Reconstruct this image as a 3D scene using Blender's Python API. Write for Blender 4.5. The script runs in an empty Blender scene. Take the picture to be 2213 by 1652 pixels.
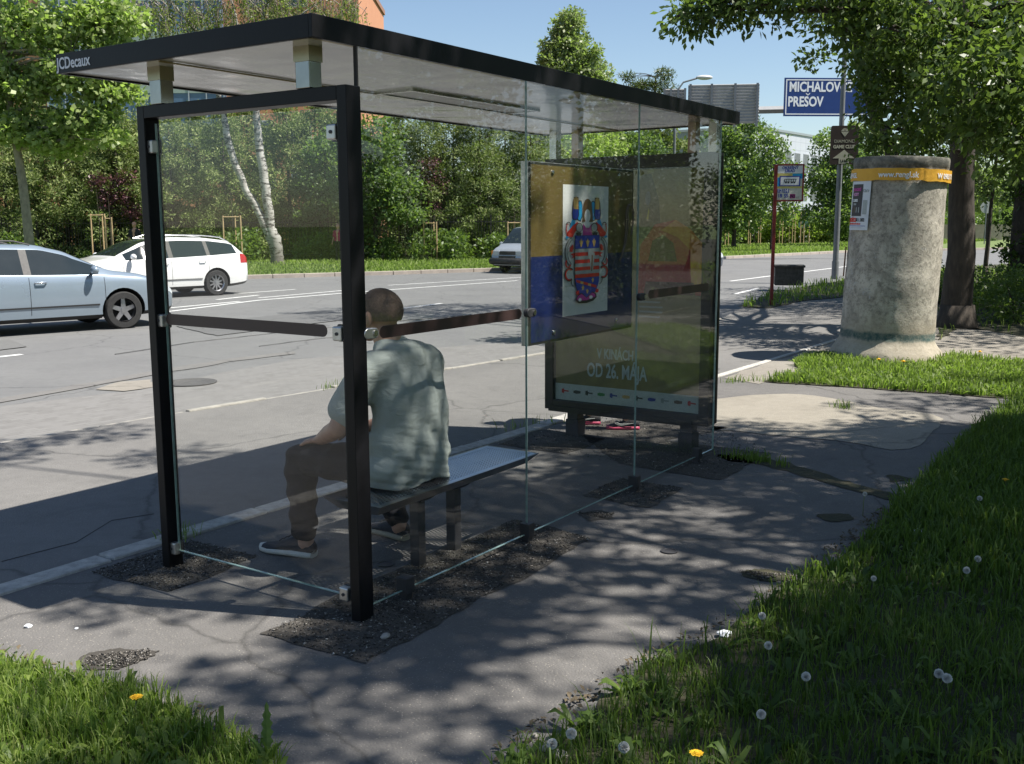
import bpy, bmesh, math, random
import numpy as np
from mathutils import Vector, Matrix, noise
PI = math.pi
rad = math.radians
scene = bpy.context.scene
C = scene.collection
# ------------------------------------------------------------------ camera
PITCH, ROLL, FPX = 0.1531, 0.0041, 2210.44      # FPX in pixels of a 2213 px wide picture
cam_d = bpy.data.cameras.new('camera'); cam = bpy.data.objects.new('camera', cam_d); C.objects.link(cam)
cam.location = (0, 0, 1.6)
cam.rotation_euler = (Matrix.Rotation(PI/2 - PITCH, 3, 'X') @ Matrix.Rotation(-ROLL, 3, 'Z')).to_euler()
cam_d.sensor_width = 36; cam_d.lens = 36*FPX/2213
cam_d.clip_start = 0.05; cam_d.clip_end = 3000
scene.camera = cam
# ------------------------------------------------------------------ sky, sun, exposure
SUN_AZ, SUN_EL = rad(102), rad(60)
w = bpy.data.worlds.new('World'); scene.world = w; w.use_nodes = True
nt = w.node_tree; nt.nodes.clear()
sky = nt.nodes.new('ShaderNodeTexSky'); sky.sky_type = 'NISHITA'; sky.sun_disc = False
sky.sun_elevation = SUN_EL; sky.sun_rotation = SUN_AZ
sky.air_density = 1.0; sky.dust_density = 0.35; sky.ozone_density = 1.6
bg = nt.nodes.new('ShaderNodeBackground'); bg.inputs[1].default_value = 0.073
wo = nt.nodes.new('ShaderNodeOutputWorld')
nt.links.new(sky.outputs[0], bg.inputs[0]); nt.links.new(bg.outputs[0], wo.inputs[0])
sl = bpy.data.lights.new('sun', 'SUN'); sl.energy = 5.0; sl.angle = rad(0.53); sl.color = (1, .95, .87)
so = bpy.data.objects.new('sun', sl); C.objects.link(so)
sd = Vector((math.sin(SUN_AZ)*math.cos(SUN_EL), math.cos(SUN_AZ)*math.cos(SUN_EL), math.sin(SUN_EL)))
so.rotation_euler = sd.to_track_quat('Z', 'Y').to_euler(); so.location = (20, -5, 30)
scene.view_settings.view_transform = 'Standard'; scene.view_settings.look = 'None'
scene.view_settings.exposure = 0.95; scene.view_settings.gamma = 1
scene.render.engine = 'CYCLES'
scene.cycles.max_bounces = 6; scene.cycles.transparent_max_bounces = 16
scene.cycles.diffuse_bounces = 3; scene.cycles.glossy_bounces = 4
scene.cycles.caustics_reflective = False; scene.cycles.caustics_refractive = False
ZR = -0.15                                        # road level below the pavement
# ------------------------------------------------------------------ measuring helpers (used for layout on the ground)
def ray(px, py):
    a, b = px-1106.5, py-826
    a, b = a*math.cos(ROLL)+b*math.sin(ROLL), -a*math.sin(ROLL)+b*math.cos(ROLL)
    c, s = math.cos(PITCH), math.sin(PITCH)
    return Vector((a, FPX*c-b*s, -FPX*s-b*c))
def G(px, py, z=0.0):
    r = ray(px, py); t = (z-1.6)/r.z; return Vector((0, 0, 1.6)) + r*t
def D(px, py, d):
    r = ray(px, py); return Vector((0, 0, 1.6)) + r*(d/r.y)
AZ = 0.595
SU = Vector((math.sin(AZ), math.cos(AZ), 0)); SV = Vector((-math.cos(AZ), math.sin(AZ), 0))
SA = Vector((-0.6167, 3.9462, 0)); SROT = math.atan2(SU.y, SU.x)
def S(u, v, z=0): return SA + SU*u + SV*v + Vector((0, 0, z))
# ------------------------------------------------------------------ object helpers
def tag(o, label=None, cat=None, group=None, kind=None):
    if label: o['label'] = label
    if cat: o['category'] = cat
    if group: o['group'] = group
    if kind: o['kind'] = kind
    return o
def thing(name, label, cat, loc=(0, 0, 0), rz=0, group=None):
    o = bpy.data.objects.new(name, None); C.objects.link(o); o.location = loc; o.rotation_euler = (0, 0, rz)
    o.empty_display_size = .2
    return tag(o, label, cat, group)
def link_mesh(name, me, mats, parent=None, smooth=None):
    if not isinstance(mats, (list, tuple)): mats = [mats]
    for m in mats:
        if m is not None: me.materials.append(m)
    o = bpy.data.objects.new(name, me); C.objects.link(o)
    if parent is not None: o.parent = parent
    if smooth is not None:
        if smooth >= 180: me.shade_smooth()
        else:
            me.shade_smooth(); me.set_sharp_from_angle(angle=rad(smooth))
    return o
def copy_tree(o, parent=None):
    c = o.copy(); C.objects.link(c)
    if parent is not None: c.parent = parent
    for ch in list(o.children): copy_tree(ch, c)
    return c
def frame_of(d, up=Vector((0, 0, 1))):
    d = Vector(d).normalized()
    if abs(d.dot(up)) > .98: up = Vector((1, 0, 0))
    a = d.cross(up).normalized(); b = a.cross(d).normalized()
    return a, b
class MB:
    def __init__(s): s.v = []; s.f = []; s.mi = []
    def add(s, vs, fs, mi=0):
        n = len(s.v); s.v += [tuple(v) for v in vs]; s.f += [tuple(i+n for i in f) for f in fs]; s.mi += [mi]*len(fs); return s
    def box(s, c, d, X=(1, 0, 0), Y=(0, 1, 0), mi=0):
        X = Vector(X).normalized(); Y = Vector(Y).normalized(); Z = X.cross(Y); c = Vector(c)
        vs = [c + X*(d[0]/2*i) + Y*(d[1]/2*j) + Z*(d[2]/2*k) for i in (-1, 1) for j in (-1, 1) for k in (-1, 1)]
        return s.add(vs, [(0, 1, 3, 2), (4, 6, 7, 5), (0, 4, 5, 1), (2, 3, 7, 6), (0, 2, 6, 4), (1, 5, 7, 3)], mi)
    def b2(s, a, b, mi=0):
        c = [(a[i]+b[i])/2 for i in range(3)]; return s.box(c, [abs(b[i]-a[i]) for i in range(3)], mi=mi)
    def tube(s, pts, rs, n=10, mi=0, caps=True):
        pts = [Vector(p) for p in pts]
        if not isinstance(rs, (list, tuple)): rs = [rs]*len(pts)
        vs = []; fs = []
        a = None
        for i, p in enumerate(pts):
            d = (pts[min(i+1, len(pts)-1)] - pts[max(i-1, 0)])
            if d.length < 1e-9: d = Vector((0, 0, 1))
            d.normalize()
            if a is None: a, b = frame_of(d)
            else:
                a = (a - d*a.dot(d)).normalized(); b = a.cross(d).normalized()
            for k in range(n):
                t = 2*PI*k/n; vs.append(p + (a*math.cos(t) + b*math.sin(t))*rs[i])
        for i in range(len(pts)-1):
            for k in range(n):
                k2 = (k+1) % n
                fs.append((i*n+k, i*n+k2, (i+1)*n+k2, (i+1)*n+k))
        if caps:
            fs.append(tuple(range(n-1, -1, -1))); fs.append(tuple((len(pts)-1)*n+k for k in range(n)))
        return s.add(vs, fs, mi)
    def lathe(s, prof, c=(0, 0, 0), n=32, axis=(0, 0, 1), mi=0, caps=True):
        ax = Vector(axis).normalized(); a, b = frame_of(ax); c = Vector(c); vs = []; fs = []
        for r, h in prof:
            for k in range(n):
                t = 2*PI*k/n; vs.append(c + ax*h + (a*math.cos(t)+b*math.sin(t))*r)
        m = len(prof)
        for i in range(m-1):
            for k in range(n):
                k2 = (k+1) % n; fs.append((i*n+k, i*n+k2, (i+1)*n+k2, (i+1)*n+k))
        if caps:
            fs.append(tuple(range(n-1, -1, -1))); fs.append(tuple((m-1)*n+k for k in range(n)))
        return s.add(vs, fs, mi)
    def prism(s, pts, O, X, Y, h0, h1, mi=0):
        X = Vector(X); Y = Vector(Y); Z = X.cross(Y); O = Vector(O); n = len(pts)
        vs = [O + X*p[0] + Y*p[1] + Z*h0 for p in pts] + [O + X*p[0] + Y*p[1] + Z*h1 for p in pts]
        fs = [tuple(range(n-1, -1, -1)), tuple(range(n, 2*n))] + [(i, (i+1) % n, n+(i+1) % n, n+i) for i in range(n)]
        return s.add(vs, fs, mi)
    def ball(s, c, r, n=12, m=8, sc=(1, 1, 1), mi=0):
        vs = []; fs = []
        for i in range(m+1):
            th = PI*i/m
            for k in range(n):
                t = 2*PI*k/n
                vs.append((c[0]+r*sc[0]*math.sin(th)*math.cos(t), c[1]+r*sc[1]*math.sin(th)*math.sin(t), c[2]+r*sc[2]*math.cos(th)))
        for i in range(m):
            for k in range(n):
                k2 = (k+1) % n; fs.append((i*n+k, (i+1)*n+k, (i+1)*n+k2, i*n+k2))
        return s.add(vs, fs, mi)
    def mesh(s, name):
        me = bpy.data.meshes.new(name); me.from_pydata(s.v, [], s.f); 
        me.polygons.foreach_set('material_index', s.mi); me.validate(); me.update(); return me
    def build(s, name, mats, parent=None, smooth=None, bevel=0, seg=2):
        o = link_mesh(name, s.mesh(name), mats, parent, smooth)
        if bevel:
            md = o.modifiers.new('bevel', 'BEVEL'); md.width = bevel; md.segments = seg; md.limit_method = 'ANGLE'; md.angle_limit = rad(40)
        return o
def np_mesh(name, V, F, mats=None, parent=None, mi=None, smooth=False):
    """V (n,3), F (m,k) arrays of one face size"""
    me = bpy.data.meshes.new(name)
    V = np.asarray(V, dtype=np.float32); F = np.asarray(F, dtype=np.int32); m, k = F.shape
    me.vertices.add(len(V)); me.vertices.foreach_set('co', V.ravel())
    me.loops.add(m*k); me.loops.foreach_set('vertex_index', F.ravel())
    me.polygons.add(m); me.polygons.foreach_set('loop_start', np.arange(0, m*k, k, dtype=np.int32))
    me.polygons.foreach_set('loop_total', np.full(m, k, dtype=np.int32))
    if mi is not None: me.polygons.foreach_set('material_index', np.asarray(mi, dtype=np.int32))
    me.update(calc_edges=True)
    if smooth: me.shade_smooth()
    return link_mesh(name, me, mats or [], parent)
def baked(o):
    """apply the modifiers of o to its own mesh"""
    dg = bpy.context.evaluated_depsgraph_get(); me = bpy.data.meshes.new_from_object(o.evaluated_get(dg))
    o.modifiers.clear(); old = o.data; o.data = me; me.name = old.name; return o
def text(body, size, mat, parent, O, X, Y, name='lettering', align='LEFT', ext=.0012, fat=0.0, sx=1.0, space=1.0):
    cu = bpy.data.curves.new(name, 'FONT'); cu.body = body; cu.size = size; cu.align_x = align; cu.extrude = ext
    cu.offset = fat; cu.resolution_u = 3; cu.space_character = space
    t = bpy.data.objects.new(name, cu); C.objects.link(t)
    dg = bpy.context.evaluated_depsgraph_get(); me = bpy.data.meshes.new_from_object(t.evaluated_get(dg))
    C.objects.unlink(t); bpy.data.objects.remove(t)
    me.materials.clear(); o = link_mesh(name, me, mat, parent)
    X = Vector(X).normalized(); Y = Vector(Y).normalized(); Z = X.cross(Y)
    R = Matrix((X, Y, Z)).transposed().to_4x4() @ Matrix.Diagonal((sx, 1, 1, 1))
    o.matrix_local = Matrix.Translation(Vector(O)) @ R
    return o
def flat(name, pts, mat, O=(0, 0, 0), X=(1, 0, 0), Y=(0, 1, 0), parent=None, h=.0012):
    return MB().prism(pts, O, Vector(X).normalized(), Vector(Y).normalized(), 0, h).build(name, mat, parent)
# ------------------------------------------------------------------ materials
MATS = {}
class NT:
    def __init__(s, name):
        s.m = bpy.data.materials.new(name); s.m.use_nodes = True; s.t = s.m.node_tree; s.t.nodes.clear()
        s.out = s.t.nodes.new('ShaderNodeOutputMaterial')
    def n(s, typ, **kw):
        x = s.t.nodes.new(typ)
        for k, v in kw.items():
            if k.startswith('i_'):
                key = k[2:]; key = int(key) if key.isdigit() else key.replace('_', ' ')
                x.inputs[key].default_value = v
            else: setattr(x, k, v)
        return x
    def l(s, a, b): s.t.links.new(a, b)
    def coord(s, scale=(1, 1, 1), kind='Object', rot=(0, 0, 0)):
        tc = s.n('ShaderNodeTexCoord'); mp = s.n('ShaderNodeMapping'); mp.inputs['Scale'].default_value = scale
        mp.inputs['Rotation'].default_value = rot
        s.l(tc.outputs[kind], mp.inputs[0]); return mp.outputs[0]
    def noise(s, vec, scale, detail=4, rough=.55, dist=0):
        x = s.n('ShaderNodeTexNoise'); x.inputs['Scale'].default_value = scale; x.inputs['Detail'].default_value = detail
        x.inputs['Roughness'].default_value = rough; x.inputs['Distortion'].default_value = dist
        s.l(vec, x.inputs['Vector']); return x.outputs['Fac']
    def ramp(s, fac, stops):
        x = s.n('ShaderNodeValToRGB'); e = x.color_ramp.elements
        while len(e) < len(stops): e.new(.5)
        for i, (p, c) in enumerate(stops):
            e[i].position = p; e[i].color = (c[0], c[1], c[2], 1) if isinstance(c, (tuple, list)) else (c, c, c, 1)
        s.l(fac, x.inputs[0]); return x.outputs[0]
    def mix(s, fac, a, b, blend='MIX'):
        x = s.n('ShaderNodeMix', data_type='RGBA', blend_type=blend)
        for v, k in ((fac, 0), (a, 6), (b, 7)):
            if isinstance(v, (int, float)): x.inputs[k].default_value = v
            elif isinstance(v, (tuple, list)): x.inputs[k].default_value = (v[0], v[1], v[2], 1)
            else: s.l(v, x.inputs[k])
        return x.outputs[2]
    def math(s, op, a, b=None):
        x = s.n('ShaderNodeMath', operation=op)
        for k, v in enumerate((a, b)):
            if v is None: continue
            if isinstance(v, (int, float)): x.inputs[k].default_value = v
            else: s.l(v, x.inputs[k])
        return x.outputs[0]
    def bsdf(s, color=None, rough=.6, metal=0, spec=.5, bump=None, bstr=.3, bdist=.01, coat=0, trans=None):
        p = s.n('ShaderNodeBsdfPrincipled')
        for v, k in ((color, 'Base Color'), (rough, 'Roughness'), (metal, 'Metallic')):
            if v is None: continue
            if isinstance(v, (int, float)): p.inputs[k].default_value = v
            elif isinstance(v, (tuple, list)): p.inputs[k].default_value = (v[0], v[1], v[2], 1)
            else: s.l(v, p.inputs[k])
        p.inputs['Specular IOR Level'].default_value = spec
        p.inputs['Coat Weight'].default_value = coat; p.inputs['Coat Roughness'].default_value = .05
        if bump is not None:
            b = s.n('ShaderNodeBump'); b.inputs['Strength'].default_value = bstr; b.inputs['Distance'].default_value = bdist
            s.l(bump, b.inputs['Height']); s.l(b.outputs[0], p.inputs['Normal'])
        if trans is not None:
            tr = s.n('ShaderNodeBsdfTranslucent'); mx = s.n('ShaderNodeMixShader'); mx.inputs[0].default_value = trans[0]
            if isinstance(trans[1], (tuple, list)): tr.inputs[0].default_value = (*trans[1], 1)
            else: s.l(trans[1], tr.inputs[0])
            s.l(p.outputs[0], mx.inputs[1]); s.l(tr.outputs[0], mx.inputs[2]); s.l(mx.outputs[0], s.out.inputs[0])
        else: s.l(p.outputs[0], s.out.inputs[0])
        return s.m
def M(name, c1, c2=None, scale=8, rough=.6, metal=0, bump=0, spec=.5, coat=0, bscale=None, detail=5, stretch=(1, 1, 1)):
    if name in MATS: return MATS[name]
    t = NT(name); v = t.coord(stretch)
    if c2 is None: c2 = tuple(x*.82 for x in c1)
    nz = t.noise(v, scale, detail, .6); col = t.ramp(nz, [(.3, c2), (.7, c1)])
    b = None
    if bump: b = t.noise(v, bscale or scale*4, 4, .6)
    r = t.math('ADD', t.math('MULTIPLY', nz, .15), rough-.07)
    MATS[name] = t.bsdf(col, r, metal, spec, b, bump if bump else .3, .01, coat); return MATS[name]
def asphalt(name, dark, light, speck=.5, spot=None, rough=.85, sc=1.0):
    t = NT(name); v = t.coord()
    big = t.noise(v, .7*sc, 5, .6, .3); mid = t.noise(v, 9*sc, 5, .65)
    col = t.mix(t.ramp(big, [(.3, 0), (.7, 1)]), dark, light)
    col = t.mix(.45, col, t.mix(mid, tuple(x*.72 for x in dark), tuple(x*1.2 for x in light)))
    vo = t.n('ShaderNodeTexVoronoi'); vo.inputs['Scale'].default_value = 105*sc; t.l(v, vo.inputs['Vector'])
    sp = t.ramp(vo.outputs['Distance'], [(.16, 1), (.34, 0)])
    wn = t.math('MULTIPLY', t.ramp(vo.outputs['Color'], [(.50, 0), (.9, 1)]), t.ramp(t.noise(v, 3.7, 3, .6), [(.35, .35), (.6, 1)]))
    f = t.math('MULTIPLY', t.math('MULTIPLY', sp, wn), speck)
    col = t.mix(f, col, spot or tuple(min(1, x*2.4+.08) for x in light))
    # worn dirt blotches
    dz = t.noise(v, 2.3*sc, 6, .7, .8); col = t.mix(t.ramp(dz, [(.56, 0), (.72, .35)]), col, tuple(x*.6 for x in dark))
    cr = t.n('ShaderNodeTexVoronoi'); cr.feature = 'DISTANCE_TO_EDGE'; cr.inputs['Scale'].default_value = .45*sc
    wv = t.n('ShaderNodeMix', data_type='RGBA'); wv.inputs[0].default_value = .25
    nzc = t.n('ShaderNodeTexNoise'); nzc.inputs['Scale'].default_value = 2.5; nzc.inputs['Detail'].default_value = 4; t.l(v, nzc.inputs['Vector'])
    t.l(v, wv.inputs[6]); t.l(nzc.outputs['Color'], wv.inputs[7]); t.l(wv.outputs[2], cr.inputs['Vector'])
    crk = t.ramp(cr.outputs['Distance'], [(.0, 1), (.006, 0)])
    col = t.mix(t.math('MULTIPLY', crk, .55), col, tuple(x*.35 for x in dark))
    fine = t.noise(v, 140*sc, 3, .7)
    return t.bsdf(col, rough, 0, .35, t.math('ADD', fine, t.math('MULTIPLY', vo.outputs['Distance'], .8)), .55, .006)
def leafmat(name, stops, tr=.35, rough=.45, spec=.4):
    t = NT(name); g = t.n('ShaderNodeNewGeometry'); v = t.coord()
    big = t.noise(v, .9, 3, .5)
    f = t.math('ADD', t.math('MULTIPLY', g.outputs['Random Per Island'], .62), t.math('MULTIPLY', big, .38))
    col = t.ramp(f, stops)
    tc = t.mix(.45, col, (.27, .31, .07), 'MIX'); tc = t.mix(1.0, tc, (1.45, 1.85, 1.0), 'MULTIPLY')
    return t.bsdf(col, rough, 0, spec, trans=(tr, tc))
def glassmat(name, tint=(.93, .96, .94), refl=1.0, dirt=.02, ior=1.5):
    t = NT(name); tr = t.n('ShaderNodeBsdfTransparent'); tr.inputs[0].default_value = (*tint, 1)
    gl = t.n('ShaderNodeBsdfGlossy'); gl.inputs['Roughness'].default_value = 0.0; gl.inputs[0].default_value = (1, 1, 1, 1)
    fr = t.n('ShaderNodeFresnel'); gm_ = t.n('ShaderNodeNewGeometry')      # same reflectance on both faces of the sheet
    t.l(t.math('ADD', ior, t.math('MULTIPLY', gm_.outputs['Backfacing'], 1/ior-ior)), fr.inputs[0])
    mx = t.n('ShaderNodeMixShader'); t.l(t.math('MULTIPLY', fr.outputs[0], refl), mx.inputs[0]); t.l(tr.outputs[0], mx.inputs[1]); t.l(gl.outputs[0], mx.inputs[2])
    df = t.n('ShaderNodeBsdfDiffuse'); df.inputs[0].default_value = (.6, .6, .58, 1)
    m2 = t.n('ShaderNodeMixShader'); v = t.coord((1, 1, .35)); nz = t.noise(v, 3, 6, .7)
    t.l(t.ramp(nz, [(.4, dirt*.3), (.75, dirt*2)]), m2.inputs[0])
    t.l(mx.outputs[0], m2.inputs[1]); t.l(df.outputs[0], m2.inputs[2]); t.l(m2.outputs[0], t.out.inputs[0])
    return t.m
m_asph = asphalt('pavement_asphalt', (.100, .096, .092), (.162, .154, .146), .9, (.42, .38, .32))
m_foot = asphalt('footpath_asphalt', (.125, .121, .116), (.19, .183, .173), .4)
m_road = asphalt('road_asphalt', (.128, .128, .128), (.172, .172, .168), .35, rough=.8)
m_apron = asphalt('apron_concrete', (.21, .19, .155), (.30, .275, .23), .5)
m_oldas = asphalt('old_asphalt', (.19, .17, .145), (.27, .25, .215), .5)
m_soil = M('soil', (.060, .052, .030), (.028, .032, .014), 14, .95, bump=.8, bscale=60)
m_gravel = asphalt('gravel_fill', (.035, .031, .027), (.085, .078, .068), .9, (.4, .38, .35), .95, sc=.7)
m_kerb = M('kerb_concrete', (.52, .50, .46), (.30, .29, .27), 22, .9, bump=.7, bscale=90)
m_farkerb = M('far_kerb_concrete', (.42, .36, .31), (.3, .26, .23), 3, .9, bump=.3)
m_paint = M('road_paint', (.75, .75, .73), (.5, .5, .49), 6, .7, bump=.2)
m_black = M('black_powder_coat', (.010, .010, .012), (.007, .007, .008), 12, .4, bump=.05, spec=.2)
m_frame = M('dark_bronze_frame', (.020, .018, .018), (.014, .013, .013), 12, .38, spec=.5)
m_steel = M('brushed_steel', (.55, .55, .53), (.42, .42, .4), 14, .26, 1.0, bump=.05)
m_bench = None
m_darksteel = M('dull_dark_steel', (.06, .06, .065), (.035, .035, .04), 12, .5, .3)
m_clamp = M('satin_clamp_metal', (.62, .62, .61), (.45, .45, .44), 30, .35, .9)
m_white = M('white_soffit', (.62, .60, .56), (.5, .48, .45), 1.4, .3, spec=.5)
m_decal = M('brown_film', (.050, .029, .028), (.042, .024, .024), 5, .4)
m_glass = glassmat('pane_glass', (.965, .972, .968), .55, .002)
m_rubber = M('black_gasket', (.012, .012, .013), rough=.6)
m_bark = M('bark', (.075, .060, .047), (.030, .025, .020), 16, .95, bump=1.0, bscale=26, stretch=(1, 1, .3))
m_bark2 = M('pale_bark', (.30, .27, .20), (.15, .14, .10), 7, .9, bump=.5, bscale=20, stretch=(1, 1, .6))
def birch_mat():
    t = NT('birch_bark'); v = t.coord((1, 1, 3.0)); n1 = t.noise(v, 3.2, 5, .7, .5); c = t.ramp(n1, [(.42, (.46, .44, .41)), (.52, (.33, .31, .28)), (.57, (.05, .045, .04))]); sp = t.n('ShaderNodeSeparateXYZ'); t.l(t.coord(), sp.inputs[0]); lo = t.n('ShaderNodeMapRange'); lo.inputs[1].default_value = .4; lo.inputs[2].default_value = 2.2; t.l(t.math('ADD', sp.outputs[2], t.math('MULTIPLY', n1, 1.2)), lo.inputs[0]); c = t.mix(lo.outputs[0], (.075, .062, .05), c)
    return t.bsdf(c, .8, bump=n1, bstr=.5, bdist=.02)
m_birch = birch_mat()
m_leaf_near = leafmat('leaf_near', [(.12, (.022, .042, .014)), (.5, (.055, .092, .026)), (.88, (.15, .20, .06))], .30, .42, .3)
m_leaf_plane = leafmat('leaf_plane', [(.15, (.125, .175, .045)), (.5, (.25, .30, .11)), (.85, (.38, .43, .20))], .45)
m_leaf_con = leafmat('leaf_conifer', [(.12, (.06, .085, .032)), (.5, (.15, .19, .07)), (.85, (.31, .34, .14))], .18, .6, .15)
m_leaf_lin = leafmat('leaf_linden', [(.12, (.045, .08, .026)), (.5, (.085, .14, .05)), (.88, (.18, .235, .09))], .36)
m_leaf_pop = leafmat('leaf_poplar', [(.12, (.11, .14, .06)), (.5, (.2, .235, .11)), (.88, (.31, .34, .18))], .35)
m_leaf_pur = leafmat('leaf_purple', [(.1, (.05, .018, .028)), (.5, (.10, .035, .05)), (.9, (.16, .07, .08))], .12)
m_leaf_pine = leafmat('leaf_pine', [(.1, (.03, .05, .02)), (.5, (.06, .085, .035)), (.9, (.12, .13, .06))], .15)
m_leaf_bir = leafmat('leaf_birch', [(.1, (.09, .11, .03)), (.5, (.14, .165, .05)), (.9, (.22, .23, .09))], .4)
m_leaf_shr = leafmat('leaf_shrub', [(.12, (.04, .07, .02)), (.5, (.08, .13, .032)), (.88, (.14, .2, .05))], .32)
m_leaf_yel = leafmat('leaf_yellow_hedge', [(.1, (.10, .14, .02)), (.5, (.17, .22, .03)), (.9, (.26, .31, .06))], .4)
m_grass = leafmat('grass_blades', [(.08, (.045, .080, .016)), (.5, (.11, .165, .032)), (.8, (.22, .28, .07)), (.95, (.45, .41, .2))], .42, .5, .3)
m_grass_shade = leafmat('shaded_grass_blades', [(.08, (.028, .054, .012)), (.5, (.068, .115, .024)), (.82, (.14, .20, .048)), (.97, (.32, .30, .15))], .33, .5, .25)  # grass darkened for the right lawn; its shade is put into the colour
m_grass_far = leafmat('grass_far_blades', [(.08, (.09, .13, .03)), (.5, (.16, .22, .055)), (.8, (.25, .30, .10)), (.95, (.5, .5, .36))], .4, .6, .2)
def field_mat():
    t = NT('far_turf'); v = t.coord(); a = t.noise(v, .35, 5, .6); b = t.noise(v, 6, 5, .7)
    c = t.mix(b, t.ramp(a, [(.3, (.06, .10, .025)), (.7, (.11, .16, .04))]), (.15, .19, .06))
    return t.bsdf(c, .95, bump=b, bstr=.8, bdist=.05)
m_field = field_mat()
# ================================================================== ground
def sheet(name, pts, z, mat, kind='structure'):
    P = [Vector((p[0], p[1], 0)) for p in pts]
    bm = bmesh.new(); vs = [bm.verts.new((p.x, p.y, 0)) for p in P]; f = bm.faces.new(vs)
    if f.normal.z < 0: f.normal_flip()
    bmesh.ops.triangulate(bm, faces=bm.faces[:])
    me = bpy.data.meshes.new(name); bm.to_mesh(me); bm.free()
    o = link_mesh(name, me, mat); o.location = (0, 0, z); o['kind'] = kind; return o
def slab(name, pts, z0, z1, mat):
    mb = MB(); n = len(pts)
    o = MB().prism([(p[0], p[1]) for p in pts], (0, 0, 0), (1, 0, 0), (0, 1, 0), 0, z1-z0)
    area = sum(pts[i][0]*pts[(i+1) % n][1]-pts[(i+1) % n][0]*pts[i][1] for i in range(n))
    if area < 0: o.f = [tuple(reversed(f)) for f in o.f]
    ob = o.build(name, mat); ob.location = (0, 0, z0); ob['kind'] = 'structure'
    bm = bmesh.new(); bm.from_mesh(ob.data); bmesh.ops.triangulate(bm, faces=[f for f in bm.faces if len(f.verts) > 4]); bm.to_mesh(ob.data); bm.free()
    return ob
def rough_line(pts, amp=.02, step=.12, seed=0):
    r = random.Random(seed); out = []
    n = len(pts)
    for i in range(n-1):
        a, b = Vector(pts[i][:2]), Vector(pts[i+1][:2]); L = (b-a).length; k = max(1, min(80, int(L/step)))
        d = (b-a); nn = Vector((-d.y, d.x)).normalized() if L > 0 else Vector((0, 0))
        for j in range(k):
            p = a + d*(j/k); out.append(tuple(p + nn*(noise.noise((p.x*2.1, p.y*2.1, seed))*amp*1.6 + r.uniform(-amp, amp)*.5)))
    out.append(tuple(pts[-1][:2])); return out
big = [(-900, -300), (900, -300), (900, 1500), (-900, 1500)]
sheet('ground', big, ZR-.05, m_field)
def uvw(u, v): p = S(u, v); return (p.x, p.y)
def g2(px, py, z=0): p = G(px, py, z); return (p.x, p.y)
# near edge of the carriageway / outer kerb of the footpath
near_edge = [uvw(-30, 8.6), uvw(-8, 5.5), uvw(-2, 4.95), g2(0, 948), g2(400, 884), g2(720, 835), g2(1175, 765), g2(1400, 726), g2(1560, 692), g2(1612, 664), g2(1700, 636), g2(1840, 612), g2(2060, 585), g2(2300, 572), (60, 75)]
far_edge = [g2(1840, 552, ZR), g2(1560, 564, ZR), g2(1130, 585, ZR), g2(850, 592, ZR), g2(520, 599, ZR), g2(200, 607, ZR), g2(-300, 622, ZR), (-60, 20)]
far_edge = [(95, 100), (34, 68)] + far_edge
sheet('road', near_edge[:1] + near_edge + far_edge + [(-60, 5)], ZR, m_road)
# gutter of setts along the footpath kerb
def setts_mat():
    t = NT('gutter_setts'); v = t.coord((1, 1, 1), rot=(0, 0, -SROT)); br = t.n('ShaderNodeTexBrick'); br.inputs['Scale'].default_value = 7
    br.inputs['Color1'].default_value = (.185, .18, .172, 1); br.inputs['Color2'].default_value = (.145, .14, .133, 1); br.inputs['Mortar'].default_value = (.10, .098, .09, 1)
    br.inputs['Mortar Size'].default_value = .018; br.inputs['Brick Width'].default_value = .9; br.inputs['Row Height'].default_value = .55
    t.l(v, br.inputs['Vector']); nz = t.noise(v, 3, 5, .7)
    c = t.mix(t.ramp(nz, [(.42, 0), (.62, .9)]), br.outputs[0], (.175, .17, .163))
    return t.bsdf(c, .9, bump=br.outputs['Fac'], bstr=-.3, bdist=.01)
gut = [g2(0, 948), g2(400, 884), g2(720, 835), g2(1175, 765), g2(1560, 692)]
gut_out = [g2(1300, 725, ZR), g2(1000, 747, ZR), g2(640, 774, ZR), g2(490, 799, ZR), g2(300, 838, ZR), g2(0, 869, ZR), uvw(-6, 6.2)]
sheet('gutter_paving', rough_line([uvw(-6, 5.25)] + gut + gut_out, .03, .4, 3), ZR+.004, setts_mat())
# near side: earth body, paved surfaces on it
slab('near_verge_ground', [(-60, -60), (90, -60), (90, 60)] + list(reversed(near_edge)), ZR-.03, -.012, m_soil)
asph = [uvw(-30, -3.5)] + [uvw(-30, 8.6)] + [uvw(-8, 5.47), uvw(-2, 4.92), g2(0, 949), g2(400, 885), g2(720, 836), g2(1175, 766), g2(1400, 727), g2(1560, 693), g2(1612, 665), g2(1700, 655), g2(1840, 646), g2(2060, 638)]
asph_near = [g2(1560, 640), (16, 22), (30, 22), (30, 15.0)]
KL = [uvw(-30, 1.6), uvw(4.9, 1.6), uvw(7.0, 1.47), uvw(11.3, 1.42), uvw(16, 1.2)]
pav = KL + [ uvw(16, -1.0), (14, 14.5), (30, 13.5), (30, 11), (9, 10.4), g2(2213, 860), (3.7, 7.6), (7, 5), (12, -4), (-4, -9), uvw(-30, -3.5)]
foot = asph[1:] + [(14, 20), (30, 22), (30, 15.0), (14, 15.6)] + KL[::-1]
slab('footpath', foot, -.010, 0.0, m_foot)
slab('pavement', pav, -.010, 0.003, m_asph)
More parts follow.
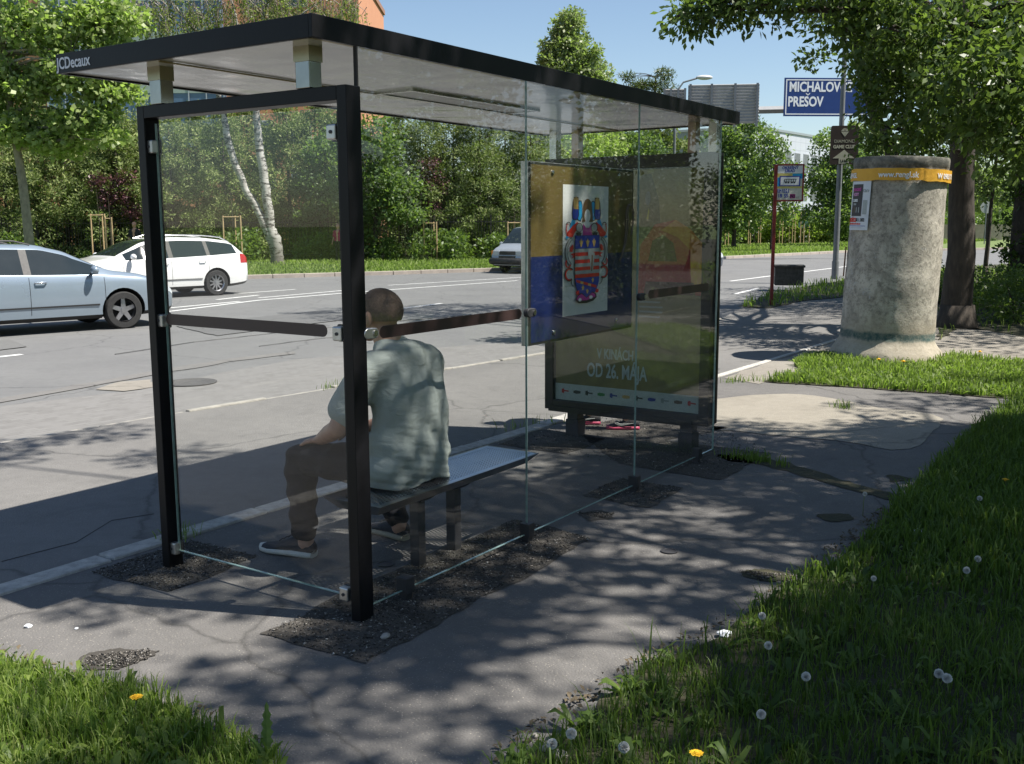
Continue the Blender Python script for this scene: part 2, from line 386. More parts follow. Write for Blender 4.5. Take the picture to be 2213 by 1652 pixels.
# kerbstones
def kerb_line(name, pts, width, z0, z1, mat, step, label, gap=.012, seed=1, jit=.006):
    r = random.Random(seed); mb = MB(); P = [Vector((p[0], p[1], 0)) for p in pts]
    for i in range(len(P)-1):
        L = (P[i+1]-P[i]).length; n = max(1, int(round(L/step))); d = (P[i+1]-P[i]).normalized(); nrm = Vector((-d.y, d.x, 0))
        for k in range(n):
            c = P[i] + d*((k+.5)*L/n) + nrm*r.uniform(-jit, jit)
            mb.box((c.x, c.y, (z0+z1)/2 + r.uniform(-jit, jit)*.6), (L/n-gap, width, z1-z0), d, nrm)
    o = mb.build(name, mat, bevel=.012); o['kind'] = 'structure'; return o
kerb_line('platform_kerb', [uvw(-14, 1.60), uvw(4.9, 1.60)], .135, -.13, .017, m_kerb, 1.0, '', jit=.008)
kerb_line('platform_kerb', [uvw(7.0, 1.47), uvw(11.3, 1.42), uvw(14.5, 1.3)], .075, -.13, .016, m_kerb, 1.0, '', jit=.006)
kerb_line('footpath_kerb', [uvw(-8, 5.5), uvw(-2, 4.95)] + [g2(0, 948), g2(400, 884), g2(720, 835), g2(1175, 765), g2(1400, 726), g2(1560, 692)], .065, ZR-.05, .007, M('old_kerb', (.36, .34, .30), (.20, .19, .17), 9, .9, bump=.6), .9, '', seed=5, jit=.02)
fk = [(p[0], p[1]) for p in far_edge]
kerb_line('far_kerb', fk, .16, ZR-.05, -.02, m_farkerb, 1.0, '', seed=7, gap=.02)
slab('far_verge', fk + [(-110, 30), (-110, 160), (140, 160)], ZR-.02, -.03, m_field)
# painted lines on the road
def stripe(name, a, b, wd, z=ZR+.004):
    a = Vector((a[0], a[1])); b = Vector((b[0], b[1])); d = (b-a).normalized(); n = Vector((-d.y, d.x))*wd/2
    return sheet(name, rough_line([tuple(a-n), tuple(b-n), tuple(b+n), tuple(a+n), tuple(a-n)][:5], .006, .5, 2)[:-1], z, m_paint)
def gr(px, py): return g2(px, py, ZR)
def polystripe(name, pts, wd):
    for i in range(len(pts)-1): stripe(name, pts[i], pts[i+1], wd)
polystripe('lane_line', [gr(330, 672), gr(560, 645), gr(760, 630), gr(1120, 607)], .12)
polystripe('lane_line', [gr(370, 660), gr(520, 647)], .12)
polystripe('lane_line', [gr(470, 643), gr(560, 634)], .12)
polystripe('lane_line', [gr(560, 640), gr(760, 624)], .10)
polystripe('lane_line', [gr(-10, 764), gr(48, 758)], .12)
polystripe('lane_line', [gr(505, 631), gr(640, 622)], .10)
polystripe('lane_line', [gr(840, 615), gr(1130, 600)], .10)
polystripe('lane_line', [gr(850, 668), gr(955, 655)], .12)
polystripe('lane_line', [gr(1580, 612), gr(1680, 600), gr(1850, 580)], .12)
polystripe('lane_line', [gr(1590, 640), gr(1640, 628)], .12)
# pale seam along the road edge by the setts
sheet('road_patch', rough_line([gr(-20, 856), gr(60, 844), gr(330, 797), gr(500, 771), gr(640, 757), gr(640, 762), gr(500, 778), gr(330, 806), gr(60, 853), gr(-20, 866)], .05, .3, 8), ZR+.008, m_foot)
# lighter repair areas on the pavement
sheet('apron', rough_line([g2(1540, 868), g2(1620, 858), g2(1700, 858), g2(1760, 862), g2(1800, 868), g2(1860, 880), g2(1900, 888), g2(1960, 895), g2(2015, 905), g2(2035, 915), g2(2033, 928), g2(2015, 945), g2(1990, 962), g2(1960, 978), g2(1920, 982), g2(1860, 968), g2(1700, 948), g2(1540, 935)], .045, .12, 4), .007, m_apron)
sheet('old_paving', rough_line([g2(1560, 822), g2(1810, 744), g2(1860, 700), (7.5, 15.3), (9.5, 13), (9.0, 11.2), g2(2213, 795), g2(1700, 812), g2(1640, 836)], .03, .2, 9), .007, m_oldas)
# excavated strips filled with gravel round the shelter's feet
def chaikin(pts, k=2):
    for _ in range(k):
        q = []
        for i in range(len(pts)):
            a, b = pts[i], pts[(i+1) % len(pts)]; q += [(a[0]*.78+b[0]*.22, a[1]*.78+b[1]*.22), (a[0]*.22+b[0]*.78, a[1]*.22+b[1]*.78)]
        pts = q
    return pts
def gpatch(name, pts, seed=0, mat=None, z=.007, amp=.02):
    pts = chaikin(list(pts), 3 if name != 'gravel_strip' else 0)
    if name != 'gravel_strip': pts = [(p[0]+noise.noise((p[0]*9, p[1]*9, seed))*.05, p[1]+noise.noise((p[0]*9, p[1]*9, seed+7))*.05) for p in pts]
    return sheet(name, rough_line(list(pts)+[pts[0]], amp, .06, seed)[:-1], z, mat or m_gravel)
gpatch('gravel_strip', [uvw(-.3, .26), uvw(-.28, -.28), uvw(1.5, -.22), uvw(1.56, .30), uvw(.6, .32)], 1)
gpatch('gravel_strip', [uvw(-.24, 1.47), uvw(-.2, .95), uvw(.36, 1.0), uvw(.34, 1.47)], 2)
gpatch('gravel_strip', [uvw(2.2, .24), uvw(2.18, -.2), uvw(2.68, -.18), uvw(2.7, .26)], 3)
gpatch('gravel_strip', [uvw(3.1, 1.5), uvw(3.1, .9), uvw(3.7, .9), uvw(3.75, 1.5)], 4)
gpatch('gravel_strip', [uvw(3.02, .45), uvw(3.0, -.28), uvw(3.9, -.3), uvw(3.9, .5), uvw(4.6, .3), uvw(4.6, 1.2), uvw(3.9, 1.3)], 5)
gpatch('pothole', [g2(165, 1440), g2(190, 1412), g2(260, 1395), g2(330, 1400), g2(325, 1420), g2(250, 1445)], 6, amp=.015)
gpatch('pothole', [g2(1240, 1110), g2(1290, 1106), g2(1335, 1115), g2(1310, 1128), g2(1265, 1130)], 7, amp=.01)
gpatch('pothole', [g2(1585, 1238), g2(1640, 1232), g2(1690, 1245), g2(1715, 1262), g2(1640, 1266)], 8, m_soil, amp=.02)
gpatch('pothole', [g2(1765, 1120), g2(1810, 1116), g2(1855, 1130), g2(1800, 1138)], 9, m_soil, amp=.01)
gpatch('pothole', [g2(1905, 1038), g2(1945, 1034), g2(1965, 1046), g2(1930, 1050)], 10, m_soil, amp=.01)
gpatch('dirt_seam', [g2(1540, 985), g2(1640, 993), g2(1750, 1020), g2(1850, 1055), g2(1960, 1085), g2(1950, 1096), g2(1840, 1070), g2(1740, 1037), g2(1640, 1010), g2(1560, 1002)], 11, m_soil, amp=.012)
# ================================================================== grass
rng = np.random.default_rng(7)
def in_poly(P, poly):
    x, y = P[:, 0], P[:, 1]; c = np.zeros(len(P), bool); n = len(poly)
    for i in range(n):
        x1, y1 = poly[i][:2]; x2, y2 = poly[(i+1) % n][:2]
        if y1 == y2: continue
        k = ((y1 > y) != (y2 > y)) & (x < (x2-x1)*(y-y1)/(y2-y1)+x1); c ^= k
    return c
def scatter(poly, n):
    a = np.array([p[:2] for p in poly]); lo, hi = a.min(0), a.max(0); out = np.zeros((0, 2))
    while len(out) < n:
        P = rng.uniform(lo, hi, (n*2, 2)); out = np.vstack([out, P[in_poly(P, poly)]])
    return out[:n]
def vnoise(P, s, seed=0):
    """cheap smooth 2-D noise"""
    r = np.random.default_rng(seed); v = np.zeros(len(P))
    for k in range(6):
        a = r.uniform(0, 2*PI); f = s*(1+k*.6); v += np.sin((P[:, 0]*np.cos(a)+P[:, 1]*np.sin(a))*f + r.uniform(0, 6)+1.3*np.sin(P[:, 1]*f*.5+k))/(1+k*.5)
    return v/3.5
def blades(P, h, wd, z=0.0, lean=.45, fold=True):
    n = len(P); a = rng.uniform(0, 2*PI, n); la = rng.uniform(0, 2*PI, n); h = h*rng.uniform(.35, 1.25, n)*np.ones(n); le = rng.uniform(.1, 1, n)**1.3*lean*1.6*h
    wv = np.stack([np.cos(a), np.sin(a), np.zeros(n)], 1)*(wd*rng.uniform(.6, 1.3, n)/2)[:, None]
    ld = np.stack([np.cos(la), np.sin(la), np.zeros(n)], 1)
    B = np.stack([P[:, 0], P[:, 1], np.full(n, z-.004)], 1)
    m1 = B + ld*(le*.22)[:, None] + np.array([0, 0, 1])*(h*.5)[:, None]
    m2 = B + ld*(le*.62)[:, None] + np.array([0, 0, 1])*(h*.86)[:, None]
    t = B + ld*le[:, None] + np.array([0, 0, 1])*(h*rng.uniform(.75, 1.05, n))[:, None]
    V = np.stack([B-wv, B+wv, m1-wv*.9, m1+wv*.9, m2-wv*.55, m2+wv*.55, t-wv*.06, t+wv*.06], 1).reshape(-1, 3)
    i = np.arange(n)[:, None]*8
    F = np.concatenate([i+np.array([[0, 1, 3, 2]]), i+np.array([[2, 3, 5, 4]]), i+np.array([[4, 5, 7, 6]])], 1).reshape(-1, 4)
    return V, F
def rosettes(P, r, z=0.0, nl=6):
    """broad weed leaves lying near the ground"""
    n = len(P); VV = []; FF = []; base = 0
    for k in range(nl):
        a = rng.uniform(0, 2*PI, n); L = r*rng.uniform(.5, 1.2, n); wd = L*rng.uniform(.18, .34, n); up = L*rng.uniform(.15, .8, n)
        d = np.stack([np.cos(a), np.sin(a), np.zeros(n)], 1); s = np.stack([-np.sin(a), np.cos(a), np.zeros(n)], 1)*wd[:, None]/2
        B = np.stack([P[:, 0], P[:, 1], np.full(n, z)], 1); Z = np.array([0, 0, 1.])
        p1 = B + d*(L*.4)[:, None] + Z*(up*.6)[:, None]; p2 = B + d*(L*.8)[:, None] + Z*up[:, None]; p3 = B + d*L[:, None]*1.1 + Z*(up*.85)[:, None]
        V = np.stack([B-s*.15, B+s*.15, p1-s, p1+s, p2-s*.8+Z*.004, p2+s*.8, p3-s*.1, p3+s*.1], 1).reshape(-1, 3)
        i = np.arange(n)[:, None]*8 + base
        F = np.concatenate([i+np.array([[0, 1, 3, 2]]), i+np.array([[2, 3, 5, 4]]), i+np.array([[4, 5, 7, 6]])], 1).reshape(-1, 4)
        VV.append(V); FF.append(F); base += len(V)
    return np.vstack(VV), np.vstack(FF)
def lawn(name, parts, mat):
    V = []; F = []; b = 0
    for v, f in parts: V.append(v); F.append(f+b); b += len(v)
    o = np_mesh(name, np.vstack(V), np.vstack(F), [mat]); o['kind'] = 'stuff'; return o
right_edge = [g2(2300, 862), g2(2213, 872), g2(2180, 890), g2(2125, 930), g2(2080, 962), g2(2030, 1010), g2(1990, 1055), g2(1930, 1115), g2(1860, 1190), g2(1800, 1230), g2(1700, 1275), g2(1625, 1330), g2(1560, 1388), g2(1470, 1420), g2(1390, 1442), g2(1345, 1490), g2(1280, 1560), g2(1190, 1605), g2(1080, 1665), g2(900, 1800)]
right_lawn = right_edge + [(0.2, 0.6), (-.3, -1), (13, -6), (14, 6), (12, 9.6)]
left_lawn = [g2(-300, 1395), g2(-80, 1415), g2(0, 1425), g2(60, 1440), g2(120, 1455), g2(200, 1478), g2(300, 1495), g2(360, 1525), g2(430, 1570), g2(500, 1600), g2(600, 1655), g2(760, 1800), (-.6, -.5), (-4, -.6)]
patch_lawn = [g2(1655, 832), g2(1740, 815), g2(1715, 795), g2(1760, 778), g2(1810, 775), g2(1890, 780), g2(1935, 795), g2(2000, 800), g2(2060, 783), g2(2130, 790), g2(2213, 798), (7.5, 11.2), (9.2, 11.3), (9.2, 10.2), g2(2213, 868), g2(2190, 872), g2(2130, 868), g2(2000, 858), g2(1850, 846), g2(1740, 838)]
stop_verge = [g2(1600, 668), g2(1640, 650), g2(1700, 634), g2(1760, 622), g2(1840, 611), g2(2050, 588), g2(2300, 574), (30, 36), (30, 23), (15, 20.5), g2(2050, 655), g2(1840, 648), g2(1740, 656), g2(1660, 672)]
shrub_bed = [g2(2030, 745), g2(2080, 712), g2(2213, 740), (13, 14.6), (30, 15), (30, 23), (14, 22), g2(2030, 655)]
for nm, pl in (('right_lawn_soil', right_lawn), ('left_lawn_soil', left_lawn), ('pillar_lawn_soil', patch_lawn), ('stop_verge_soil', stop_verge), ('shrub_bed_soil', shrub_bed)):
    sheet(nm, rough_line(pl + [pl[0]], .035, .12, 5)[:-1], .012, m_soil)
def density_cut(P, amt=.25, seed=0, s=2.2):
    return P[vnoise(P, s, seed) > -1+2*amt]
def dist(P): return np.hypot(P[:, 0], P[:, 1])
near_R = [p for p in right_edge] + [(0.5, 1.0), (3.2, 1.0), (6.5, 9)]
P = scatter(near_R, 84000); P = density_cut(P, .2, 3); d = dist(P); h = .085*(1+.55*vnoise(P, 3.1, 11))+.012*(d > 6)
V1 = blades(P[d < 4.6], h[d < 4.6], .0046, .012); V2 = blades(P[d >= 4.6], h[d >= 4.6]*1.15, .009, .012)
Pf = scatter([(3.2, 1.0), (6.5, 9), (12, 9.6), (14, 4), (10, -3), (4, -3)], 26000); V3 = blades(Pf, .12, .014, .012)
Pw = scatter(near_R, 1100); V4 = rosettes(Pw, .075, .014)
Pt = scatter(near_R, 2600); Pt = Pt[vnoise(Pt, 2.4, 21) > .15]; V5 = blades(Pt, .17, .0065, .012, .6)
Pl = scatter(near_R, 12000); V6 = blades(Pl, .035, .004, .012, 1.6)
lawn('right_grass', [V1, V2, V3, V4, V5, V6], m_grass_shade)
near_L = left_lawn[1:11] + [g2(600, 1700), (-.9, 1.6), (-2.6, 1.8)]
P = scatter(near_L, 24000); P = density_cut(P, .2, 4); V1 = blades(P, .075*(1+.5*vnoise(P, 4, 2)), .0050, .012)
Pw = scatter(near_L, 420); V2 = rosettes(Pw, .07, .014)
lawn('left_grass', [V1, V2, blades(scatter(near_L, 5000), .03, .004, .012, 1.6)], m_grass)
P = scatter(patch_lawn, 26000); P = density_cut(P, .18, 6); V1 = blades(P, .09*(1+.5*vnoise(P, 2.4, 5)), .012, .012); V2 = rosettes(scatter(patch_lawn, 700), .09, .014)
lawn('pillar_grass', [V1, V2], m_grass)
P = scatter(stop_verge, 16000); near = P[:, 1] < 34; V1 = blades(P[near], .20, .022, .012); V2 = rosettes(scatter(stop_verge, 500), .16, .014)
lawn('stop_verge_grass', [V1, V2], m_grass)
P = scatter(shrub_bed, 6000); lawn('shrub_bed_grass', [blades(P, .13, .016, .012)], m_grass)
# fringe tufts breaking the paving edges
fr = []
for (a, b, n) in ((g2(1560, 990), g2(1700, 1015), 130), (g2(1560, 832), g2(1700, 828), 120), (g2(355, 1168), g2(420, 1150), 60), (g2(700, 838), g2(745, 832), 40), (g2(1805, 888), g2(1835, 893), 45), (g2(1620, 1000), g2(1650, 1005), 80), (g2(1060, 935), g2(1200, 915), 40)):
    a = np.array(a); b = np.array(b); t = rng.uniform(0, 1, (n, 1)); fr.append(a+(b-a)*t+rng.normal(0, .035, (n, 2)))
P = np.vstack(fr); lawn('kerb_grass', [blades(P, .085, .006, .003)], m_grass)
# strip of meadow on the far verge
farp = [gr(1900, 548), gr(1560, 563), gr(1130, 584), gr(850, 591), gr(520, 598), gr(200, 606), gr(-100, 613), (-34, 50), (-4, 56), (20, 78), (45, 95)]
P = scatter(farp, 90000); d = dist(P); keep = rng.uniform(0, 1, len(P)) < np.clip(38/d, .3, 1); P = P[keep]; d = d[keep]
lawn('far_grass', [blades(P, .14+.10*np.clip(vnoise(P, .5, 9), -.5, 1)+.0015*(d-30), .045, -.03, .5)], m_grass_far)
def dandelion(parts, x, y, h, label, cat, group, r=.02, yellow=False):
    t = thing('dandelion', label, cat, (x, y, .012), random.uniform(0, 6), group)
    MB().tube([(0, 0, 0), (.008, .004, h*.6), (.012, 0, h)], .0022, 6).build('stem', M('dandelion_stem', (.16, .2, .06)), t, 180)
    rr = random.Random(int(x*1000)); mb = MB()
    if yellow:
        for k in range(46):
            a = k*2.4; q = r*math.sqrt((k+1)/46); d = Vector((math.cos(a), math.sin(a), 0)); s = Vector((-d.y, d.x, 0))*.0028; b = Vector((.012, 0, h)) + d*q*.35
            tp = Vector((.012, 0, h+.006-.006*q/r)) + d*q; mb.add([b-s, b+s, tp+s*.9, tp-s*.9], [(0, 1, 2, 3)])
        mb.ball((.012, 0, h-.002), r*.45, 8, 5).build('flower_head', M('dandelion_yellow', (.85, .55, .02), (.75, .38, .01), 60, .8), t)
    else:
        mb.ball((.012, 0, h), r*.28, 8, 5)
        for k in range(150):
            z = rr.uniform(-1, 1); a = rr.uniform(0, 2*PI); q = math.sqrt(1-z*z); d = Vector((q*math.cos(a), q*math.sin(a), z)); u, v = frame_of(d); c = Vector((.012, 0, h))
            tip = c + d*r*rr.uniform(.88, 1.02); s = .0055
            mb.add([c+d*r*.3, tip+u*s, tip-u*s*.5+v*s*.87, tip-u*s*.5-v*s*.87], [(0, 1, 2), (0, 2, 3), (0, 3, 1)])
        mb.build('seed_head', m_fluff, t)
    return t
m_fluff = M('seed_fluff', (.85, .84, .80), (.7, .69, .65), 80, .95)
random.seed(3)
puffs = [(1648, 1338, 'at the corner of the grass where it meets the path'), (1632, 1550, 'large, in the near grass low in the picture'), (2027, 1467, 'left of a touching pair in the near grass at the right'), (2050, 1475, 'right of a touching pair in the near grass at the right'),
         (1660, 1398, 'small, just below the corner of the grass'), (2105, 1215, 'in shade by the right border of the picture'),
         (1740, 1465, 'between tall blades in the middle of the near grass'), (2090, 1240, 'in dark grass, below and left of another at the right border'), (1880, 1255, 'in the shaded grass beside its edge with the path'),
         (1182, 1605, 'lowest at the tip of grass beside the bare ground'), (1235, 1590, 'beside the pale stones at the tip of grass'), (2110, 1085, 'high up the shaded grass at the right'), (1865, 1075, 'on a tall stem at the border of shaded grass and path'),
         (1350, 1620, 'near the bottom, left part of the grass')]
for i, (px, py, wh) in enumerate(puffs):
    hh = random.uniform(.07, .13); p = G(px, py, hh+.012); dandelion(None, p.x, p.y, hh, 'white dandelion seed head ' + wh, 'dandelion', 'dandelion seed heads in the grass', random.uniform(.011, .0165))
yell = [(1505, 1628, .09, 'yellow dandelion flower at the bottom edge of the near grass'), (288, 1503, .10, 'yellow dandelion on a bare stem at the edge of the left lawn'), (2176, 1048-3, .10, 'yellow dandelion by the right border just above the shaded bank'),
        (1902, 783, .12, 'yellow dandelion close to the foot of the concrete pillar'), (1955, 788, .12, 'yellow dandelion just right of the pillar foot'), (2120, 768, .12, 'yellow dandelion in the sunny grass right of the pillar')]
for px, py, hh, lb in yell:
    p = G(px, py, hh+.012); dandelion(None, p.x, p.y, hh, lb, 'dandelion', 'yellow dandelions', .022 if py > 1000 else .03, True)
# yellow dandelions of the sunny bank beside the path (seen mirrored in the shelter's glass)
for k in range(9):
    dandelion(None, 3.6+1.1*random.random()*3, 3.2+random.random()*4.5, .1, 'yellow dandelion in the lawn to the right of the path', 'dandelion', 'yellow dandelions of the side lawn', .022, True)
# tall jagged weed by the bottom edge of the path
t = thing('dandelion_plant', 'tall upright weed with jagged leaves at the lower edge of the path', 'weed', G(572, 1648, 0))
def jag(L, wd, ox, lean, tw):
    pts = []; n = 14
    for i in range(n+1):
        s = i/n; z = L*s; x = ox + lean*s*s; ww = wd*math.sin(PI*min(1, s*.95+.05))**.7*(1 if i % 2 else .55)
        pts.append((x, z, ww))
    mb = MB(); c, sn = math.cos(tw), math.sin(tw)
    vs = []; 
    for x, z, ww in pts: vs += [(x*c-ww*c, x*sn-ww*sn+.25*ww, z), (x*c, x*sn-.2*ww, z), (x*c+ww*c, x*sn+ww*sn+.25*ww, z)]
    fs = []
    for i in range(n): b = i*3; fs += [(b, b+1, b+4, b+3), (b+1, b+2, b+5, b+4)]
    return mb.add(vs, fs)
for L, wd, ox, le, tw in ((.20, .019, 0, .004, .2), (.11, .012, -.01, -.05, .5), (.09, .012, .01, .05, -.4), (.07, .01, 0, -.07, 1.4), (.08, .012, .005, .03, 2.2)):
    jag(L, wd, ox, le, tw).build('leaf', m_leaf_lin, t)
for px, py, hh in ((503, 1600, .075), (527, 1602, .07)):
    p = G(px, 1650, 0); MB().tube([(0, 0, 0), (.001, 0, hh)], .002, 6).build('stem', m_leaf_bir, t).location = p - G(572, 1648, 0)
# ================================================================== bus shelter (local x = along the bench, y = towards the road)
XN, YU = Vector((0, -1, 0)), Vector((0, 0, 1))      # reading directions on faces that look back along -x
def SH(name, label, cat, u=0, v=0, z=0): return thing(name, label, cat, S(u, v, z), SROT)
sh = SH('bus_shelter', 'glass bus shelter with a flat black roof over a steel bench', 'bus shelter')
ru0, ru1, rv0, rv1, R0, RT = -.142, 3.944, .024, 1.612, 2.272, .084
rf = MB().b2((ru0+.02, rv0+.02, R0+.045), (ru1-.02, rv1-.02, R0+RT-.004)).build('roof', m_black, sh)
fa = MB()
fa.b2((ru0, rv0, R0), (ru1, rv0+.018, R0+RT)); fa.b2((ru0, rv1-.018, R0), (ru1, rv1, R0+RT))
fa.b2((ru0, rv0+.018, R0), (ru0+.018, rv1-.018, R0+RT)); fa.b2((ru1-.018, rv0+.018, R0), (ru1, rv1-.018, R0+RT))
fa.build('fascia', m_black, rf, bevel=.002)
def soffit_mat():
    t = NT('glossy_soffit'); v = t.coord((1, 1, 1)); a = t.noise(v, 1.3, 5, .6, .5); b = t.noise(v, 9, 3, .5)
    c = t.mix(a, (.66, .63, .58), (.56, .54, .50)); w = t.noise(v, 2.2, 2, .5)
    return t.bsdf(c, .16, 0, .6, w, .22, .06)
so_ = MB().b2((ru0+.02, rv0+.02, R0+.008), (ru1-.02, rv1-.02, R0+.040)).build('soffit', soffit_mat(), rf)
MB().b2((ru0+.018, rv0+.018, R0+.0), (ru1-.018, rv0+.034, R0+.012)).b2((ru0+.05, .95, R0-.0), (ru1-.05, .962, R0+.006)).build('soffit_trim', M('brass_trim', (.42, .34, .16), (.3, .25, .12), 9, .4, .6), rf)
lf = MB(); 
for a, b in (((1.22, .68), (2.42, .70)), ((1.22, .91), (2.42, .93)), ((1.22, .70), (1.24, .91)), ((2.40, .70), (2.42, .91))): lf.b2((*a, R0-.004), (*b, R0+.010))
lp = lf.build('lamp_panel', m_steel, rf); MB().b2((1.24, .70, R0+.002), (2.40, .91, R0+.010)).build('diffuser', M('lamp_diffuser', (.5, .5, .47), (.42, .42, .4), 3, .35), lp)
text('JCDecaux', .070, M('print_white', (.72, .74, .78), (.66, .68, .72), 20, .5), rf, (ru0-.001, 1.602, R0+.018), XN, YU, sx=.86, fat=.001)
# black portal frame at the near end
fr = MB()
fr.b2((0, 0, -.01), (.08, .05, 2.12)); fr.b2((0, 1.204, -.01), (.08, 1.254, 2.12)); fr.b2((0, .05, 2.066), (.08, 1.204, 2.12))
fr.build('end_frame', m_black, sh, bevel=.003)
for v in (.228, 1.12):
    b = MB().b2((.004, v-.038, 2.122), (.070, v+.038, R0-.045)).build('roof_bracket', M('bright_steel', (.36, .35, .31), (.28, .27, .24), 9, .14, 1.0), sh, bevel=.003)
    MB().b2((0.0, v-.042, R0-.05), (.074, v+.042, R0+.008)).build('bracket_cap', M('brass_steel', (.40, .36, .24), (.33, .3, .2), 9, .3, .8), b)
for v in (1.36, 1.17, .25, .10):
    MB().b2((3.66, v-.03, 2.07), (3.73, v+.03, R0+.008)).build('roof_bracket', m_steel if v in (1.36, .10) else M('reddish_steel', (.38, .30, .25), (.32, .22, .18), 6, .35, .7), sh, bevel=.003)
# end pane
def pane(name, a, b, parent, mat=None):
    o = MB().b2(a, b).build(name, mat or m_glass, parent); return o
ep = pane('end_pane', (.037, .085, .092), (.045, 1.175, 2.045), sh)
ed = MB().b2((.0355, .083, .088), (.0465, 1.177, .0915)).b2((.0355, 1.1755, .09), (.0465, 1.178, 2.045)).build('glass_edge', M('green_glass_edge', (.30, .42, .38), (.2, .3, .27), 30, .2), ep)
MB().b2((.034, .080, .092), (.048, .0845, 2.03)).build('gasket', m_rubber, ep)
def strip_pts(L, h, n=8):
    r = h/2; p = [(L-r + r*math.cos(t), r*math.sin(t)) for t in [(-PI/2 + PI*k/n) for k in range(n+1)]]
    return p + [(r + r*math.cos(t), r*math.sin(t)) for t in [(PI/2 + PI*k/n) for k in range(n+1)]]
flat('safety_strip', strip_pts(1.005, .05), m_decal, (.0362, 1.174, 1.181), XN, YU, ep)
def clamp(parent, c, X, Y, wd=.052, hh=.062):
    k = MB().box(c, (wd, hh, .034), X, Y).build('clamp', m_clamp, parent, bevel=.006)
    Z = Vector(X).cross(Vector(Y)).normalized(); MB().lathe([(.007, 0), (.007, .004)], Vector(c)+Z*.017, 12, Z).build('screw', m_darksteel, k)
for v, z in ((.098, 1.952), (1.20, 1.945), (.098, 1.175), (1.20, 1.174), (.105, .10), (1.20, .10)):
    clamp(ep, (.030, v, z), XN, YU, .05, .058)
    MB().b2((.046, v-.03, z-.035), (.064, v+.03, z+.035)).build('clamp', m_rubber, ep, bevel=.006)
# back wall of three panes
XU = Vector((1, 0, 0))
for k in range(3):
    a, b = .087+1.1795*k, .087+1.1795*(k+1)
    p = pane('back_pane', (a+.002, .0225, .05), (b-.002, .0315, R0-.001), sh)
    e = MB().b2((a+.002, .022, .0465), (b-.002, .032, .0495))
    if k: e.b2((a-.0005, .0215, .05), (a+.0015, .0325, R0-.001))
    e.build('glass_edge', MATS['green_glass_edge'] if 'green_glass_edge' in MATS else m_clamp, p)
    if k == 0: MB().b2((a-.004, .019, .05), (a+.001, .035, R0-.001)).b2((a+.016, .0335, .05), (a+.020, .036, R0)).build('gasket', m_rubber, p)
    if k == 0: flat('safety_strip', strip_pts(1.036, .05), m_decal, (.181, .0222, 1.170), XU, YU, p)
    if k == 2: flat('safety_strip', strip_pts(.90, .05), m_decal, (2.583, .0222, 1.182), XU, YU, p)
MB().b2((3.6255, .021, .05), (3.629, .033, R0)).build('glass_edge', MATS['green_glass_edge'], sh)
for u, z in ((.105, 1.174), (1.272, 1.171), (2.468, 1.176)):
    k = MB().prism([(p[0]-.04, p[1]) for p in strip_pts(.085, .042)], (u, .0225, z), XU, YU, 0, .026).build('clamp', m_darksteel if u > 1 else m_clamp, sh, smooth=40, bevel=.003)
    MB().lathe([(.012, 0), (.012, .004)], (u+.022, -.004, z), 14, (0, -1, 0)).build('screw', m_steel, k)
for u in (.316, 1.27, 2.449, 3.357):
    k = MB().b2((u-.028, -.002, .035), (u+.028, .056, .105)).build('foot_clamp', m_darksteel, sh, bevel=.003)
    MB().b2((u-.02, .008, -.02), (u+.02, .046, .036)).build('post', m_darksteel, k)
# ---- bench
def perf_mat():
    t = NT('perforated_steel'); v = t.coord()
    sp = t.n('ShaderNodeSeparateXYZ'); t.l(v, sp.inputs[0]); s = .0235
    def cell(ox, oy):
        fx = t.math('SUBTRACT', t.math('FRACT', t.math('ADD', t.math('MULTIPLY', sp.outputs[0], 1/s), ox)), .5)
        fy = t.math('MULTIPLY', t.math('SUBTRACT', t.math('FRACT', t.math('ADD', t.math('MULTIPLY', sp.outputs[1], 1/(s*1.732)), oy)), .5), 1.732)
        return t.math('ADD', t.math('MULTIPLY', fx, fx), t.math('MULTIPLY', fy, fy))
    d = t.math('MINIMUM', cell(0, 0), cell(.5, .5)); hole = t.math('LESS_THAN', d, .13)
    inx = t.math('MULTIPLY', t.math('GREATER_THAN', sp.outputs[0], .035), t.math('LESS_THAN', sp.outputs[0], 1.225))
    iny = t.math('MULTIPLY', t.math('GREATER_THAN', sp.outputs[1], .03), t.math('LESS_THAN', sp.outputs[1], .31))
    f = t.math('MULTIPLY', hole, t.math('MULTIPLY', inx, iny))
    p = t.n('ShaderNodeBsdfPrincipled'); p.inputs['Base Color'].default_value = (.40, .45, .52, 1); p.inputs['Metallic'].default_value = 1
    nz = t.noise(v, 14, 4, .6); t.l(t.math('ADD', t.math('MULTIPLY', nz, .12), .24), p.inputs['Roughness'])
    tr = t.n('ShaderNodeBsdfTransparent'); mx = t.n('ShaderNodeMixShader'); t.l(f, mx.inputs[0]); t.l(p.outputs[0], mx.inputs[1]); t.l(tr.outputs[0], mx.inputs[2]); t.l(mx.outputs[0], t.out.inputs[0])
    return t.m
bn = SH('bench', 'backless bench of perforated brushed steel on two posts inside the shelter', 'bench', .24, .095, 0)
BL, BW, BZ = 1.255, .34, .415
MB().b2((.012, .012, BZ-.004), (BL-.012, BW-.012, BZ)).build('seat', perf_mat(), bn)
lip = MB()
lip.add([(0, 0, BZ), (BL, 0, BZ), (BL, BW, BZ), (0, BW, BZ), (.012, .012, BZ+.001), (BL-.012, .012, BZ+.001), (BL-.012, BW-.012, BZ+.001), (.012, BW-.012, BZ+.001),
         (.05, .06, BZ-.055), (BL-.05, .06, BZ-.055), (BL-.05, BW-.05, BZ-.055), (.05, BW-.05, BZ-.055)],
        [(0, 1, 5, 4), (1, 2, 6, 5), (2, 3, 7, 6), (3, 0, 4, 7), (0, 8, 9, 1), (1, 9, 10, 2), (2, 10, 11, 3), (3, 11, 8, 0)])
